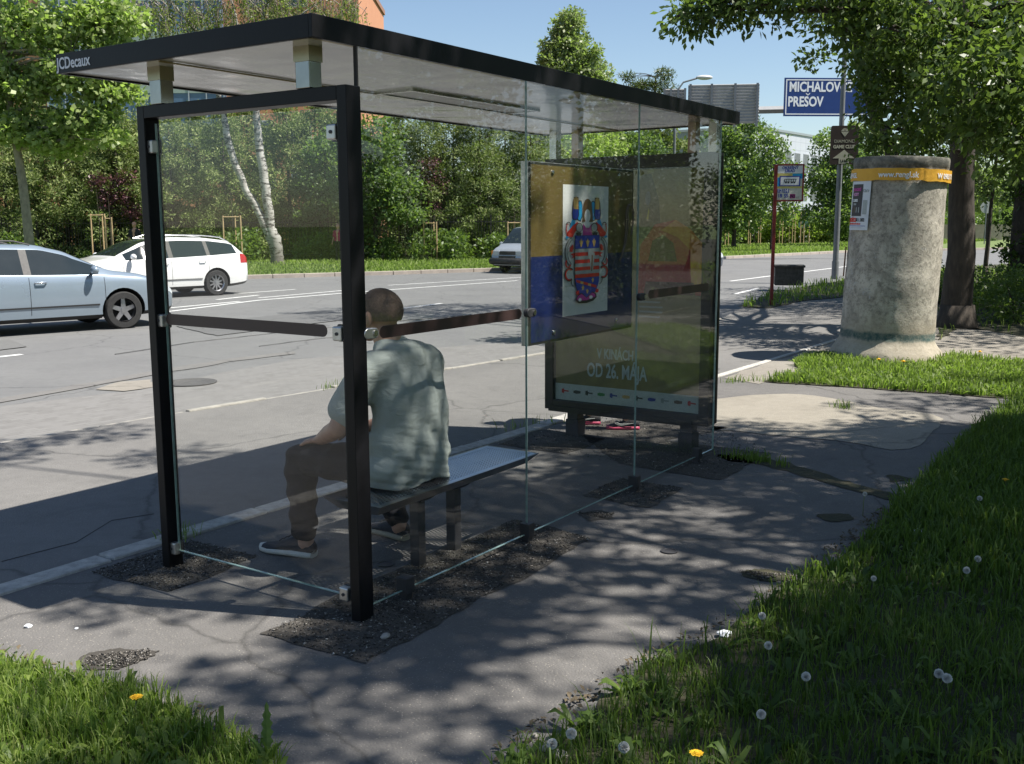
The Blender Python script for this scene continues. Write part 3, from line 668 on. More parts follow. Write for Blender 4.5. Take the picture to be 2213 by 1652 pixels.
lip.build('seat_edge', M('bench_steel', (.46, .46, .45), (.38, .38, .38), 12, .3, 1.0), bn)
for u in (.455, .735):
    l = MB().b2((u-.027, .145, -.01), (u+.027, .20, BZ-.07)).build('leg', m_darksteel, bn, bevel=.004)
    MB().add([(u-.075, .08, BZ-.053), (u+.075, .08, BZ-.053), (u+.075, .28, BZ-.053), (u-.075, .28, BZ-.053), (u-.037, .12, BZ-.09), (u+.037, .12, BZ-.09), (u+.037, .24, BZ-.09), (u-.037, .24, BZ-.09)],
             [(0, 1, 5, 4), (1, 2, 6, 5), (2, 3, 7, 6), (3, 0, 4, 7), (4, 5, 6, 7)]).build('leg_bracket', m_darksteel, l)
# ---- information panel on the back wall
ip = SH('display_panel', 'blue and yellow panel with a city coat of arms hung on the glass back wall', 'display panel', 1.30, .034, 1.0)
MB().b2((0, 0.003, 0), (1.10, .045, .903)).build('panel_body', m_clamp, ip, bevel=.002)
MB().b2((0.003, .0, .003), (1.097, .003, .900)).build('frame', m_rubber, ip)
yl = M('banner_yellow', (.135, .098, .030), (.09, .066, .022), 3, .35); bl = M('banner_blue', (.007, .018, .095), (.005, .012, .065), 3, .35)
MB().b2((.018, -.0012, .44), (1.085, 0, .888)).build('yellow_field', yl, ip)
MB().b2((.018, -.0012, .015), (1.085, 0, .44)).build('blue_field', bl, ip)
bnn = MB().b2((.318, -.0024, .123), (.798, -.0012, .80)).build('banner', M('banner_white', (.66, .68, .66), (.58, .6, .58), 4, .35), ip)
for (x, z) in ((.217, .855), (.916, .865), (.23, .05), (.9, .06)): MB().lathe([(.012, 0), (.012, .006), (.006, .009)], (x, -.001, z), 14, (0, -1, 0)).build('screw', m_steel, ip, 40)
def ink(n, c, c2=None): return M('ink_'+n, c, c2 or tuple(x*.85 for x in c), 30, .4)
i_k, i_r, i_b, i_lb, i_g, i_m, i_w, i_gy, i_br = ink('black', (.02, .02, .02)), ink('red', (.62, .02, .015)), ink('blue', (.015, .04, .33)), ink('sky', (.02, .33, .62)), ink('gold', (.62, .40, .12)), ink('magenta', (.42, .03, .25)), ink('white', (.62, .65, .63)), ink('grey', (.33, .36, .35)), ink('brown', (.13, .07, .03))
eh = [0]
def em(pts, m, name='emblem', dx=0):
    eh[0] += .00012
    q = [((p[0]-45)/525*.48+dx, .676-(p[1]-108)/1475*.676) for p in pts]
    a = sum(q[i][0]*q[(i+1) % len(q)][1]-q[(i+1) % len(q)][0]*q[i][1] for i in range(len(q)))
    if a < 0: q = q[::-1]
    return (q, m, eh[0])
shapes = []
def E_(pts, m): shapes.append(em(pts, m))
def Em(pts, m): E_(pts, m); E_([(2*309-x, y) for x, y in pts], m)
def ell(cx, cy, rx, ry, n=20, a0=0, a1=2*PI): return [(cx+rx*math.cos(a0+(a1-a0)*k/n), cy+ry*math.sin(a0+(a1-a0)*k/n)) for k in range(n if abs(a1-a0-2*PI) < .01 else n+1)]
def arc(cx, cy, r, t, a0, a1, n=14, ry=None):
    ry = ry or r
    return [(cx+r*math.cos(a0+(a1-a0)*k/n), cy+ry*math.sin(a0+(a1-a0)*k/n)) for k in range(n+1)] + [(cx+(r-t)*math.cos(a0+(a1-a0)*k/n), cy+(ry-t)*math.sin(a0+(a1-a0)*k/n)) for k in range(n, -1, -1)]
# angel's wings, sleeves and hands
Em([(205, 500), (200, 420), (205, 300), (225, 275), (250, 280), (262, 330), (262, 460), (240, 520)], i_k); Em([(212, 490), (208, 420), (212, 310), (228, 285), (246, 290), (255, 335), (255, 455), (236, 505)], i_lb)
Em([(105, 640), (130, 540), (150, 480), (185, 490), (170, 600), (150, 640)], i_lb)
Em([(145, 480), (140, 420), (150, 300), (165, 240), (215, 240), (222, 440), (205, 500), (160, 500)], i_k); Em([(152, 474), (148, 420), (156, 350), (212, 380), (214, 440), (198, 490), (164, 490)], i_b)
for k in range(4): Em([(160+k*13, 375), (160+k*13, 255-(k % 3)*10), (170+k*13, 250-(k % 3)*10), (172+k*13, 375)], i_g)
# head, hair, dress
E_(ell(318, 350, 50, 95), i_brn if False else i_br); E_([(268, 350), (262, 480), (255, 520), (380, 520), (378, 480), (368, 350)], i_br)
E_(ell(315, 450, 34, 75), i_w); E_(ell(312, 545, 40, 36), i_w); E_([(262, 680), (268, 540), (300, 590), (335, 590), (362, 540), (372, 680)], i_m)
# helmets and mantling
Em([(78, 650), (150, 560), (200, 520), (230, 560), (170, 640), (150, 690), (90, 690)], i_r); Em(ell(222, 585, 40, 55), i_k); Em(ell(222, 585, 33, 47), i_gy); Em([(180, 640), (250, 640), (235, 690), (195, 690)], i_k)
Em(arc(100, 545, 26, 9, -PI*1.1, PI*.2), i_k); Em(arc(95, 600, 22, 8, PI*.5, PI*1.5, ry=60), i_r); Em([(66, 690), (80, 676), (110, 690), (80, 712)], i_lb)
Em(arc(160, 860, 100, 34, PI*.62, PI*1.42, ry=175), i_k); Em(arc(160, 860, 94, 22, PI*.64, PI*1.40, ry=168), i_gy)
Em([(150, 770), (120, 800), (110, 850), (140, 860), (155, 820)], i_r); Em([(165, 870), (120, 880), (150, 905), (130, 930), (165, 920)], i_r)
Em(arc(110, 1110, 58, 20, PI*.3, PI*1.75, ry=80), i_k); Em(arc(108, 1110, 48, 14, PI*.35, PI*1.7, ry=68), i_r); Em(arc(95, 985, 34, 14, PI*.1, PI*1.3, ry=50), i_r); Em(arc(160, 1190, 36, 8, PI*.5, PI*1.2, ry=60), i_k)
# shield
def half(y): return 140 if y < 1160 else 140*math.sqrt(max(0, 1-((y-1160)/240)**2))
def band(y0, y1, m, g=0):
    n = 8; ys = [y0+(y1-y0)*k/n for k in range(n+1)]
    E_([(309-half(y)+g, y) for y in ys] + [(309+half(y)-g, y) for y in ys[::-1]], m)
band(672, 1399, i_k, -5); band(676, 822, i_b); y = 826
for k in range(8): band(y, y+41, i_gy if k % 2 == 0 else i_r); y += 41.5
band(1160, 1396, i_b)
for cx in (235, 310, 385): E_([(cx-5, 805), (cx-24, 730), (cx-12, 742), (cx, 705), (cx+12, 742), (cx+24, 730), (cx+5, 805)], i_g)
E_([(180, 1175), (420, 1262), (412, 1292), (186, 1208)], i_r); E_([(230, 1195), (262, 1206), (262, 1236), (230, 1226)], i_g); E_([(318, 1226), (350, 1238), (350, 1268), (318, 1257)], i_g)
for cx, cy in ((258, 1275), (308, 1320), (372, 1195)): E_([(cx-4, cy+28), (cx-16, cy-6), (cx, cy-28), (cx+16, cy-6), (cx+4, cy+28)], i_g)
E_([(310, 860), (330, 850), (395, 880), (390, 930), (370, 1100), (345, 1100), (335, 950), (318, 940)], i_gy); E_([(355, 900), (372, 905), (362, 1090), (350, 1090)], i_br)
# foot
E_([(170, 1410), (190, 1360), (240, 1330), (300, 1390), (370, 1330), (412, 1360), (420, 1400), (380, 1440), (300, 1458), (210, 1448)], i_k); E_([(182, 1405), (200, 1365), (240, 1342), (300, 1400), (365, 1342), (400, 1365), (404, 1395), (300, 1425), (215, 1420)], i_m)
E_(ell(222, 1410, 18, 20), i_w); E_(ell(350, 1395, 20, 20), i_w); Em([(175, 1310), (210, 1300), (215, 1345), (180, 1350)], i_r)
mats = []; mb = MB()
for q, m, h in shapes:
    if m not in mats: mats.append(m)
    mb.prism(q, (.318, -.0026, .123), (1, 0, 0), (0, 0, 1), h-.0001, h, mats.index(m))
mb.build('coat_of_arms', mats, bnn)
# ---- advertising case at the far end
cs = SH('advertising_case', 'dark framed poster case on two steel legs forming the far end of the shelter', 'advertising case', 3.64, .072, 0)
W_, z0, z1 = 1.344, .198, 2.074
fr = MB(); fr.b2((0, 0, z0), (.16, .075, z1)); fr.b2((0, W_-.075, z0), (.16, W_, z1)); fr.b2((0, .075, z0), (.16, W_-.075, z0+.075)); fr.b2((0, .075, z1-.09), (.16, W_-.075, z1))
fr.b2((.03, .075, z0+.075), (.16, W_-.075, z1-.09)); fr.build('frame', m_frame, cs, bevel=.003)
MB().b2((.05, -.012, z0+.01), (.075, -.0005, z1-.02)).b2((.10, -.012, z0+.01), (.125, -.0005, z1-.02)).build('side_rail', m_black, cs)
MB().b2((-.012, .12, z0-.012), (.10, W_-.04, z0+.03)).build('bottom_rail', m_frame, cs)
for v in (.18, 1.115):
    l = MB().b2((.03, v-.045, .06), (.13, v+.045, z0)).b2((.022, v-.055, -.01), (.138, v+.055, .13)).build('leg', m_darksteel, cs, bevel=.003)
PO = Vector((.0285, W_-.082, z0+.078)); PW, PH = 1.178, 1.70
def poster(name, pts, mat, h, parent): return MB().prism(pts, PO, XN, YU, h, h+.0008).build(name, mat, parent)
pm = NT('poster_ground'); v_ = pm.coord(); n1 = pm.noise(v_, 2.2, 5, .6, .6); sp_ = pm.n('ShaderNodeSeparateXYZ'); pm.l(v_, sp_.inputs[0])
pc = pm.ramp(n1, [(.3, (.13, .10, .03)), (.5, (.22, .17, .05)), (.7, (.32, .25, .075))])
m_poster = pm.bsdf(pc, .4)
pb = MB().prism([(0, 0), (PW, 0), (PW, PH), (0, PH)], PO, XN, YU, 0, .001).build('poster', m_poster, cs)
poster('sponsor_strip', [(0, 0), (PW, 0), (PW, .125), (0, .125)], i_w, .0012, pb)
poster('dark_tower', [(.67, 1.22), (.66, 1.5), (.69, 1.66), (.78, 1.67), (.84, 1.5), (.87, 1.22)], ink('shadow', (.035, .033, .02), (.06, .055, .03)), .0012, pb)
sh2 = lambda L: [(min(PW-.002, x*.80+.40), y*.80+.47) for x, y in L]
poster('red_shape', sh2([(.36, .45), (.38, .88), (.46, .98), (.52, 1.06), (.72, 1.10), (.90, .98), (1.0, .60), (.98, .45)]), ink('dull_red', (.52, .035, .03), (.42, .02, .02)), .0022, pb)
poster('orange_shape', sh2([(.58, 1.01), (.72, 1.10), (.86, 1.02), (.97, .90), (.97, .50), (.88, .50), (.86, .84), (.74, .95)]), ink('orange', (.70, .28, .04), (.55, .18, .02)), .0032, pb)
poster('dark_shape', sh2([(.46, .74), (.50, .92), (.60, .97), (.70, .90), (.74, .74)]), ink('dark_red', (.10, .015, .015)), .0042, pb)
poster('dark_shape', sh2([(.42, .45), (.44, .56), (.90, .56), (.92, .45)]), ink('dark_red', (.10, .015, .015)), .0044, pb)
poster('blue_mark', [(p[0]*.0008+.76, p[1]*.0008+1.50) for p in ell(0, 0, 26, 60)], ink('slate', (.10, .13, .22)), .0052, pb)
poster('yellow_mark', [(.752, 1.36), (.766, 1.43), (.772, 1.41), (.764, 1.35)], ink('yellow', (.6, .5, .05)), .0052, pb)
for k_ in range(4): poster('pale_stripe', [(.70, .66+k_*.035), (.86+.02*(k_ in (1, 2)), .66+k_*.035), (.87+.02*(k_ in (1, 2)), .672+k_*.035), (.70, .674+k_*.035)], i_gy, .0024, pb)
poster('scratched_area', [(.30, 1.0), (.42, 1.3), (.47, 1.25), (.36, .98)], ink('olive', (.20, .17, .06)), .0020, pb)
ptxt = M('poster_text', (.62, .68, .68), (.55, .6, .6), 20, .5)
text('V KINÁCH', .105, ptxt, pb, PO+Vector((-.003, -.36, .340)), XN, YU, sx=.62, fat=.002)
text('OD 26. MÁJA', .145, ptxt, pb, PO+Vector((-.003, -.275, .20)), XN, YU, sx=.60, fat=.003)
cols = [i_r, i_k, i_k, ink('green', (.03, .25, .06)), i_b, i_g, i_k, i_b, i_gy, i_br, i_r]
for k, m in enumerate(cols):
    x = .055+k*.104; poster('sponsor_mark', [(x, .06), (x+.025, .055), (x+.06, .06), (x+.062, .078), (x+.02, .082), (x, .076)] if k % 2 else [(x, .055), (x+.02, .05), (x+.024, .066), (x+.062, .064), (x+.062, .074), (x+.024, .076), (x+.018, .088), (x, .082)], m, .0024, pb)
MB().b2((.004, .07, z0+.07), (.008, W_-.07, z1-.085)).build('cover_glass', glassmat('case_glass', (.9, .93, .91), 1.0, .015), cs)
# graffiti scrawl left on the wall glass
g = MB(); c0 = [(2.3+.10*math.cos(a)*(.6+.4*math.sin(a*2)), .0215, 1.55+.16*math.sin(a*1.3)) for a in [k*.35 for k in range(22)]]
g.tube(c0, .004, 5); scr = g.build('graffiti', ink('faded_brown', (.10, .075, .05)), sh); scr.scale = (1, 1, 1)
# ---- people --------------------------------------------------------------------------------
class Body:
    def __init__(s): s.mb = MB()
    def limb(s, pts, rs, n=14):
        s.mb.tube(pts, rs, n)
        for p, r in zip(pts, rs): s.mb.ball(p, r*.995, 12, 8)
        return s
    def ell(s, c, r, rx=(1, 1, 1)): s.mb.ball(c, r, 16, 12, rx); return s
    def build(s, name, mat, parent, vox=.007, smooth=6, disp=None):
        o = s.mb.build(name, mat, None)
        a = o.modifiers.new('r', 'REMESH'); a.mode = 'VOXEL'; a.voxel_size = vox; a.use_smooth_shade = True
        b = o.modifiers.new('s', 'SMOOTH'); b.iterations = smooth; b.factor = .6
        baked(o)
        if disp:
            me = o.data; n = len(me.vertices); co = np.empty(n*3, np.float32); me.vertices.foreach_get('co', co); no = np.empty(n*3, np.float32); me.vertices.foreach_get('normal', no)
            co = co.reshape(-1, 3); no = no.reshape(-1, 3); co += no*disp(co)[:, None]; me.vertices.foreach_set('co', co.ravel()); me.update()
        o.data.shade_smooth(); o.parent = parent; return o
def hand(b, wrist, d, side, palm_n, L=.17, curl=.5, th=1):
    """palm, five fingers of unequal length, thumb leaving the side of the palm"""
    d = Vector(d).normalized(); n = Vector(palm_n); n = (n - d*n.dot(d)).normalized(); s = d.cross(n)*side; w0 = Vector(wrist)
    for k in range(4):
        o = (k-1.5)*.020; b.limb([w0+s*o*.5, w0+d*.085+s*o], [.017, .0125], 8)
        l = (.068, .078, .073, .056)[k]; p = w0+d*.085+s*o; q = p+(d*math.cos(curl)-n*0+n*math.sin(curl))*l*.5; r = q+(d*math.cos(curl*2)+n*math.sin(curl*2))*l*.5
        b.limb([p, q, r], [.0098, .0088, .0072], 8)
    p = w0+d*.03-s*.026; b.limb([p, p+d*.03-s*.022+n*.006, p+d*.058-s*.03+n*.014], [.014, .0108, .0085], 8)
m_skin = NT('skin'); v_ = m_skin.coord(); m_skin = m_skin.bsdf(m_skin.ramp(m_skin.noise(v_, 22, 4, .6), [(.3, (.42, .23, .165)), (.7, (.50, .29, .21))]), .5, 0, .4)
m_hair = M('cropped_hair', (.12, .085, .06), (.22, .14, .10), 90, .7, bump=.5, bscale=220)
def shirt_mat(name, c1, c2):
    t = NT(name); v = t.coord((1, 1, 1)); a = t.noise(v, 5, 4, .55, 1.2); b = t.noise(v, 400, 2, .5)
    return t.bsdf(t.mix(a, c1, c2), .9, 0, .2, t.math('ADD', t.math('ADD', t.math('MULTIPLY', a, 1.0), t.math('MULTIPLY', t.noise(t.coord((1, 1, 2.2)), 11, 4, .5, 1.6), .45)), t.math('MULTIPLY', b, .03)), .28, .03)
m_shirt = shirt_mat('pale_grey_cotton', (.37, .405, .39), (.32, .355, .34))
m_trous = shirt_mat('dark_trousers', (.022, .022, .026), (.014, .014, .018))
m_shoe = M('navy_mesh_shoe', (.035, .038, .05), (.02, .022, .03), 120, .8, bump=.6, bscale=300)
m_sole = M('white_sole', (.66, .65, .62), (.55, .54, .51), 25, .7)
def head(b, c, fwd, up=(0, 0, 1), s=1.0):
    """skull, jaw, nose, brow, lips, ears"""
    c = Vector(c); f = Vector(fwd).normalized(); u = Vector(up).normalized(); r = f.cross(u).normalized()
    b.mb.ball((0, 0, 0), 0, 3, 2)
    def put(df, dr, du, rr, sc=(1, 1, 1)):
        m = MB().ball((0, 0, 0), rr*s, 16, 12, sc); R = Matrix((r, f, u)).transposed()
        b.mb.add([c + R @ (Vector(v) + Vector((dr, df, du))*s) for v in m.v], m.f)
    put(-.012, 0, .022, .092, (.86, 1.06, .98)); put(.03, 0, -.03, .07, (.88, .9, 1.15)); put(.045, 0, -.085, .036, (1.1, .9, .8))
    put(.098, 0, -.018, .014, (.75, 1.1, 1.6)); put(.108, 0, -.03, .012, (1.2, 1, .8)); put(.088, 0, .018, .05, (1.0, .3, .28)); put(.09, 0, -.062, .022, (1.1, .5, .42))
    for e in (-1, 1): put(-.006, e*.084, -.014, .034, (.38, .62, 1.1))
def eyes(parent, c, fwd, s=1.0, up=(0, 0, 1)):
    c = Vector(c); f = Vector(fwd).normalized(); u = Vector(up).normalized(); r = f.cross(u).normalized()
    for e in (-1, 1):
        p = c+(f*.080+r*e*.031+u*.002)*s; k = MB().ball(p, .012*s, 10, 8).build('eye', M('eye_white', (.7, .68, .66)), parent, 180)
        MB().ball(p+f*.0085*s, .0055*s, 8, 6).build('iris', i_k, k, 180)
def shoe(name, heel, toe, parent, mat, sole, w=.046, h=.085, kind=0):
    heel = Vector(heel); toe = Vector(toe); d = (toe-heel); L = d.length; d.normalize(); s = Vector((-d.y, d.x, 0)); up = Vector((0, 0, 1))
    st = [(0, .6, .075), (.06, .88, .095), (.2, .9, .098), (.34, .88, .10), (.48, .92, .078), (.62, 1.02, .062), (.78, 1.0, .052), (.9, .8, .044), (.97, .5, .036), (1.0, .2, .03)]
    def loft(z0f, z1f, ws, inset):
        vs = []; fs = []; n = 14
        for (t, ww, hh) in st:
            for k in range(n):
                a = 2*PI*k/n; ca, sa = math.cos(a), math.sin(a); z0, z1 = z0f(t, hh), z1f(t, hh); zz = (z0+z1)/2 + (z1-z0)/2*(abs(sa)**.8)*(1 if sa > 0 else -1)
                taper = 1-(.35*max(0, sa) if inset else 0)
                vs.append(heel + d*(L*t) + s*(ca*abs(ca)**-.3 if abs(ca) > .01 else 0)*w*ww*ws*taper + up*zz)
        m = len(st)
        for i in range(m-1):
            for k in range(n): fs.append((i*n+k, i*n+(k+1) % n, (i+1)*n+(k+1) % n, (i+1)*n+k))
        fs += [tuple(range(n-1, -1, -1)), tuple((m-1)*n+k for k in range(n))]
        return MB().add(vs, fs)
    o = loft(lambda t, h_: .022, lambda t, h_: h_*h/.085, 1.0, True).build(name, mat, parent, 50)
    loft(lambda t, h_: .002, lambda t, h_: .036+.006*abs(math.sin(t*12)), 1.12, False).build('sole', sole, o, 50)
    lc = MB()
    for k in range(3): c = heel+d*(L*(.42+k*.08))+up*(.096-.012*k)*h/.085; lc.tube([c-s*.022, c+up*.004, c+s*.022], .0028, 6)
    lc.build('laces', m_rubber, o)
    return o
# seated man seen from behind
mn = SH('person', 'seated man seen from behind in a pale grey t-shirt and dark trousers', 'person', .66, .27, 0)
mn.scale = (1.07, 1.05, 1.0)
def q(u, v, z): return Vector((u-.66, v-.27, z))
b = Body()
hc = q(.665, .445, 1.185)
head(b, hc, (-.12, .97, -.12), s=1.05)
b.limb([q(.665, .33, .98), q(.665, .385, 1.06), q(.665, .42, 1.13)], [.075, .066, .062])
b.limb([q(.49, .335, .965), q(.665, .33, .975), q(.84, .335, .965)], [.05, .06, .05])
b.limb([q(.665, .32, .96), q(.665, .29, .75), q(.665, .29, .56)], [.08, .09, .09])
for e, sh_, el_, wr_ in ((-1, (.465, .33, .965), (.375, .43, .70), (.50, .66, .60)), (1, (.865, .33, .965), (.93, .43, .71), (.80, .67, .60))):
    b.limb([q(*sh_), q(*el_)], [.058, .043]); b.limb([q(*el_), q(*[(el_[i]*.6+wr_[i]*.4) for i in range(3)]), q(*wr_)], [.043, .042, .028])
    hand(b, q(*wr_), (-e*.3, 1, -.25), e, (0, 0, -1), curl=.35)
for k_, a_ in (((.50, .78, .50), (.495, .77, .10)), ((.86, .66, .48), (.925, .58, .10))):
    b.limb([q(k_[0]*.5+.33, .27, .50), q(*k_), q(*a_)], [.08, .062, .038]); b.limb([q(*a_), q(a_[0], a_[1]+.0, .07)], [.036, .038])
bd = b.build('body', m_skin, mn, .0065, 4)
eyes(bd, hc, (-.12, .97, -.12), 1.05)
# hair cap: cropped, on the back and crown
hp = Body(); c_ = hc
m_ = MB().ball((0, 0, 0), .0985, 20, 14, (.86, 1.05, 1.0)); vs = [Vector(v) for v in m_.v]
keep = [f for f in m_.f if all(not (m_.v[i][1] > .06 or m_.v[i][2] < -.045 - .5*max(0, m_.v[i][1]+.02)) for i in f)]
hb = MB().add([c_ + Vector(v)*1.05 + Vector((0, -.013, .022))*1.05 for v in vs], keep).build('hair', m_hair, bd, 180)
# t-shirt
sb = Body()
sb.limb([q(.50, .325, .955), q(.665, .305, .975), q(.83, .325, .955)], [.092, .112, .092])
for du, k_ in ((-.105, .92), (-.05, 1.0), (0, 1.02), (.05, 1.0), (.105, .92)):
    sb.limb([q(.665+du*.85, .30, .93), q(.665+du*.9, .285, .84), q(.665+du*.88, .275, .74), q(.665+du*.95, .28, .63), q(.665+du*1.05, .285, .53), q(.665+du*1.05, .29, .46)], [.108*k_, .113*k_, .114*k_, .118*k_, .124*k_, .122*k_])
sb.limb([q(.58, .34, .98), q(.665, .365, 1.02), q(.75, .34, .98)], [.07, .084, .07])
for e, s0, s1 in ((-1, (.47, .33, .95), (.395, .40, .775)), (1, (.86, .33, .95), (.915, .40, .785))): sb.limb([q(*s0), q(*s1)], [.080, .073])
# loose folds: sagging rolls at the waist, diagonal drags from the shoulders
def folds(co):
    x, y, z = co[:, 0], co[:, 1], co[:, 2]
    low = np.clip((.86-z)/.45, 0, 1)
    f = .0045*low*np.sin(z*52 + 5*np.abs(x)*6 + 1.6*np.sin(x*17)) + .005*np.sin((x+z*.55)*42+2*np.sin(z*11)) + .0045*low*np.sin(x*60+z*14)
    f += .004*np.sin(z*21+x*8+y*30) +   .0022*np.abs(np.sin((x*.9-z*.5)*38+1.5*np.sin(z*17)))*np.clip((z-.5)*2, 0, 1) + .003*low*np.abs(np.sin(z*85+x*22))
    return np.where(z < .40, 0, f)
st = sb.build('t_shirt', m_shirt, mn, .0075, 7, folds)
# cut the hem flat: everything below z=.405 squeezed up
me = st.data; co = np.empty(len(me.vertices)*3, np.float32); me.vertices.foreach_get('co', co); co = co.reshape(-1, 3)
zz = co[:, 2]; hem = .425+.012*np.sin(co[:, 0]*22+1); co[:, 2] = np.where(zz < hem, hem+(zz-hem)*.08, zz); me.vertices.foreach_set('co', co.ravel()); me.update()
ct = MB().tube([q(.665+.078*math.cos(a), .375+.060*math.sin(a), 1.035+.012*math.sin(a)) for a in [2*PI*k/20 for k in range(21)]], .008, 8).build('collar', m_shirt, st, 180)
tb = Body()
tb.limb([q(.58, .275, .49), q(.75, .275, .49)], [.098, .098]); tb.limb([q(.58, .33, .49), q(.505, .56, .505), q(.50, .79, .495)], [.095, .088, .072]); tb.limb([q(.75, .33, .49), q(.83, .50, .49), q(.86, .675, .47)], [.095, .086, .070])
tb.limb([q(.50, .79, .485), q(.50, .79, .30), q(.495, .775, .145)], [.074, .066, .062]); tb.limb([q(.86, .672, .46), q(.89, .63, .28), q(.925, .59, .12)], [.072, .064, .058])
def tf(co):
    z = co[:, 2]; return .005*np.sin(z*60+co[:, 0]*25)+.003*np.sin(co[:, 1]*55+z*20)
tb.build('trousers', m_trous, mn, .0085, 5, tf)
shoe('shoe', q(.51, .735, 0), q(.455, 1.03, 0), mn, m_shoe, m_sole, .046)
shoe('shoe', q(.935, .545, 0), q(.975, .83, 0), mn, m_shoe, M('beige_sole', (.4, .36, .28), (.33, .3, .23), 25, .7), .046)
# standing figures
m_pink = M('pink_trim', (.55, .08, .16), (.45, .05, .12), 20, .5)
def stander(label, loc, rz, h=1.68, shirt=None, trous=None, detail=True, hairm=None, step=.0, short_hair=True, group=None):
    t = thing('person', label, 'person', loc, rz, group); k = h/1.75; vox = .011 if detail else .02
    V = lambda x, y, z: Vector((x*k, y*k, z*k))
    b = Body(); hc_ = V(0, .02, 1.63); head(b, hc_, (0, 1, 0), s=k)
    b.limb([V(0, 0, 1.40), V(0, .01, 1.54)], [.06*k, .055*k]); b.limb([V(-.16, 0, 1.40), V(0, 0, 1.40), V(.16, 0, 1.40)], [.05*k, .08*k, .05*k]); b.limb([V(0, 0, 1.38), V(0, 0, 1.05), V(0, 0, .95)], [.115*k, .105*k, .12*k])
    for e in (-1, 1):
        b.limb([V(e*.19, 0, 1.40), V(e*.245, -.02*e, 1.12)], [.048*k, .037*k]); b.limb([V(e*.245, -.02*e, 1.12), V(e*.26, .06+.04*e, .88)], [.037*k, .026*k]); hand(b, V(e*.26, .06+.04*e, .88), (0, .25, -1), e, (-e, 0, 0), curl=.3)
        b.limb([V(e*.09, 0, .93), V(e*.10, .5*step*e, .50), V(e*.10, step*e, .09)], [.085*k, .055*k, .036*k])
    bd = b.build('body', m_skin, t, vox*.8 if detail else vox, 3)
    m_ = MB().ball((0, 0, 0), .101*k, 16, 12, (.86, 1.05, 1.0)); kp = [f for f in m_.f if all(not (m_.v[i][1] > .05*k or m_.v[i][2] < -.05*k) for i in f)]
    MB().add([hc_ + Vector(v) + Vector((0, -.012, .022))*k for v in m_.v], kp).build('hair', hairm or m_hair, bd, 180)
    sb = Body(); sb.limb([V(-.15, 0, 1.38), V(0, 0, 1.39), V(.15, 0, 1.38)], [.07*k, .1*k, .07*k])
    for z_ in (1.28, 1.15, 1.02, .93):
        for x_ in (-.07, .07): sb.ell(V(x_, 0, z_), .125*k, (1, .9, 1))
    for e in (-1, 1): sb.limb([V(e*.18, 0, 1.38), V(e*.235, -.01*e, 1.18)], [.065*k, .06*k])
    sb.build('t_shirt', shirt, t, vox, 4)
    tb = Body(); tb.limb([V(-.08, 0, .92), V(.08, 0, .92)], [.118*k, .118*k])
    for e in (-1, 1): tb.limb([V(e*.095, 0, .88), V(e*.10, .5*step*e, .50), V(e*.10, step*e*.95, .17)], [.1*k, .074*k, .058*k])
    tb.build('trousers', trous, t, vox, 4)
    return t, k
wk, k = stander('pedestrian hidden behind the poster case, black and pink running shoes showing below it', S(4.12, 1.12, 0), SROT+rad(30), 1.66, shirt_mat('plum_top', (.2, .1, .14), (.15, .08, .1)), shirt_mat('brown_trousers', (.10, .085, .075), (.07, .06, .055)), True, step=.15)
m_run = M('black_runner', (.02, .02, .022), (.012, .012, .014), 100, .7)
for e, y0 in ((1, .13), (-1, -.17)):
    s_ = shoe('shoe', (e*.095, y0-.07, 0), (e*.10, y0+.19, 0), wk, m_run, m_pink, .045)
    for sd_ in (-1, 1):
        sw = [(.075, .060), (.05, .046), (.02, .041), (-.075, .062), (.015, .056), (.04, .059), (.052, .069)]
        mbs = MB().prism(sw[::-1], (e*.0975+sd_*.0445, y0+.05, .0), (0, 1, 0), (0, 0, 1), -.003, .003)
        mbs.build('swoosh', i_w, s_)
    MB().tube([(e*.0975-.03, y0+.03, .095), (e*.0975, y0+.07, .096), (e*.0975+.03, y0+.03, .095)], .006, 6).build('trim', m_pink, s_)
# ================================================================== trees
def leaves(centers, rad_, per, size, aspect=.55, seed=0, up=.35, out=None, droop=0.0):
    """leaf-sized folded blades scattered in clumps round the given centres"""
    r = np.random.default_rng(seed); c = np.repeat(np.asarray(centers), per, 0); n = len(c); rr = np.repeat(np.asarray(rad_)*np.ones(len(centers)), per)
    o = r.normal(0, 1, (n, 3)); o /= np.linalg.norm(o, axis=1)[:, None]; p = c + o*(rr*r.uniform(.15, 1, n)**.6)[:, None]*np.array([1, 1, .75])
    d = o*.6 + r.normal(0, .6, (n, 3)); d[:, 2] -= droop
    if out is not None: d += (p-np.asarray(out))*np.array([1, 1, .3])*.15
    d /= np.linalg.norm(d, axis=1)[:, None]
    nn = r.normal(0, .7, (n, 3)); nn[:, 2] += up*2; s = np.cross(d, nn); s /= (np.linalg.norm(s, axis=1)[:, None]+1e-6); nn = np.cross(s, d)
    L = size*r.uniform(.6, 1.25, n)[:, None]; W = L*aspect
    V = np.stack([p, p+d*L*.5+s*W*.5+nn*L*.08, p+d*L, p+d*L*.5-s*W*.5+nn*L*.08], 1).reshape(-1, 3)
    return V, (np.arange(n)[:, None]*4+np.array([[0, 1, 2, 3]]))
def blob_points(blobs, seed=0, shell=.5):
    r = np.random.default_rng(seed); out = []
    for (cx, cy, cz, rx, ry, rz, n) in blobs:
        o = r.normal(0, 1, (n, 3)); o /= np.linalg.norm(o, axis=1)[:, None]; o *= (r.uniform(shell**3, 1, n)**(1/3))[:, None]; out.append(np.array([cx, cy, cz])+o*np.array([rx, ry, rz]))
    return np.vstack(out)
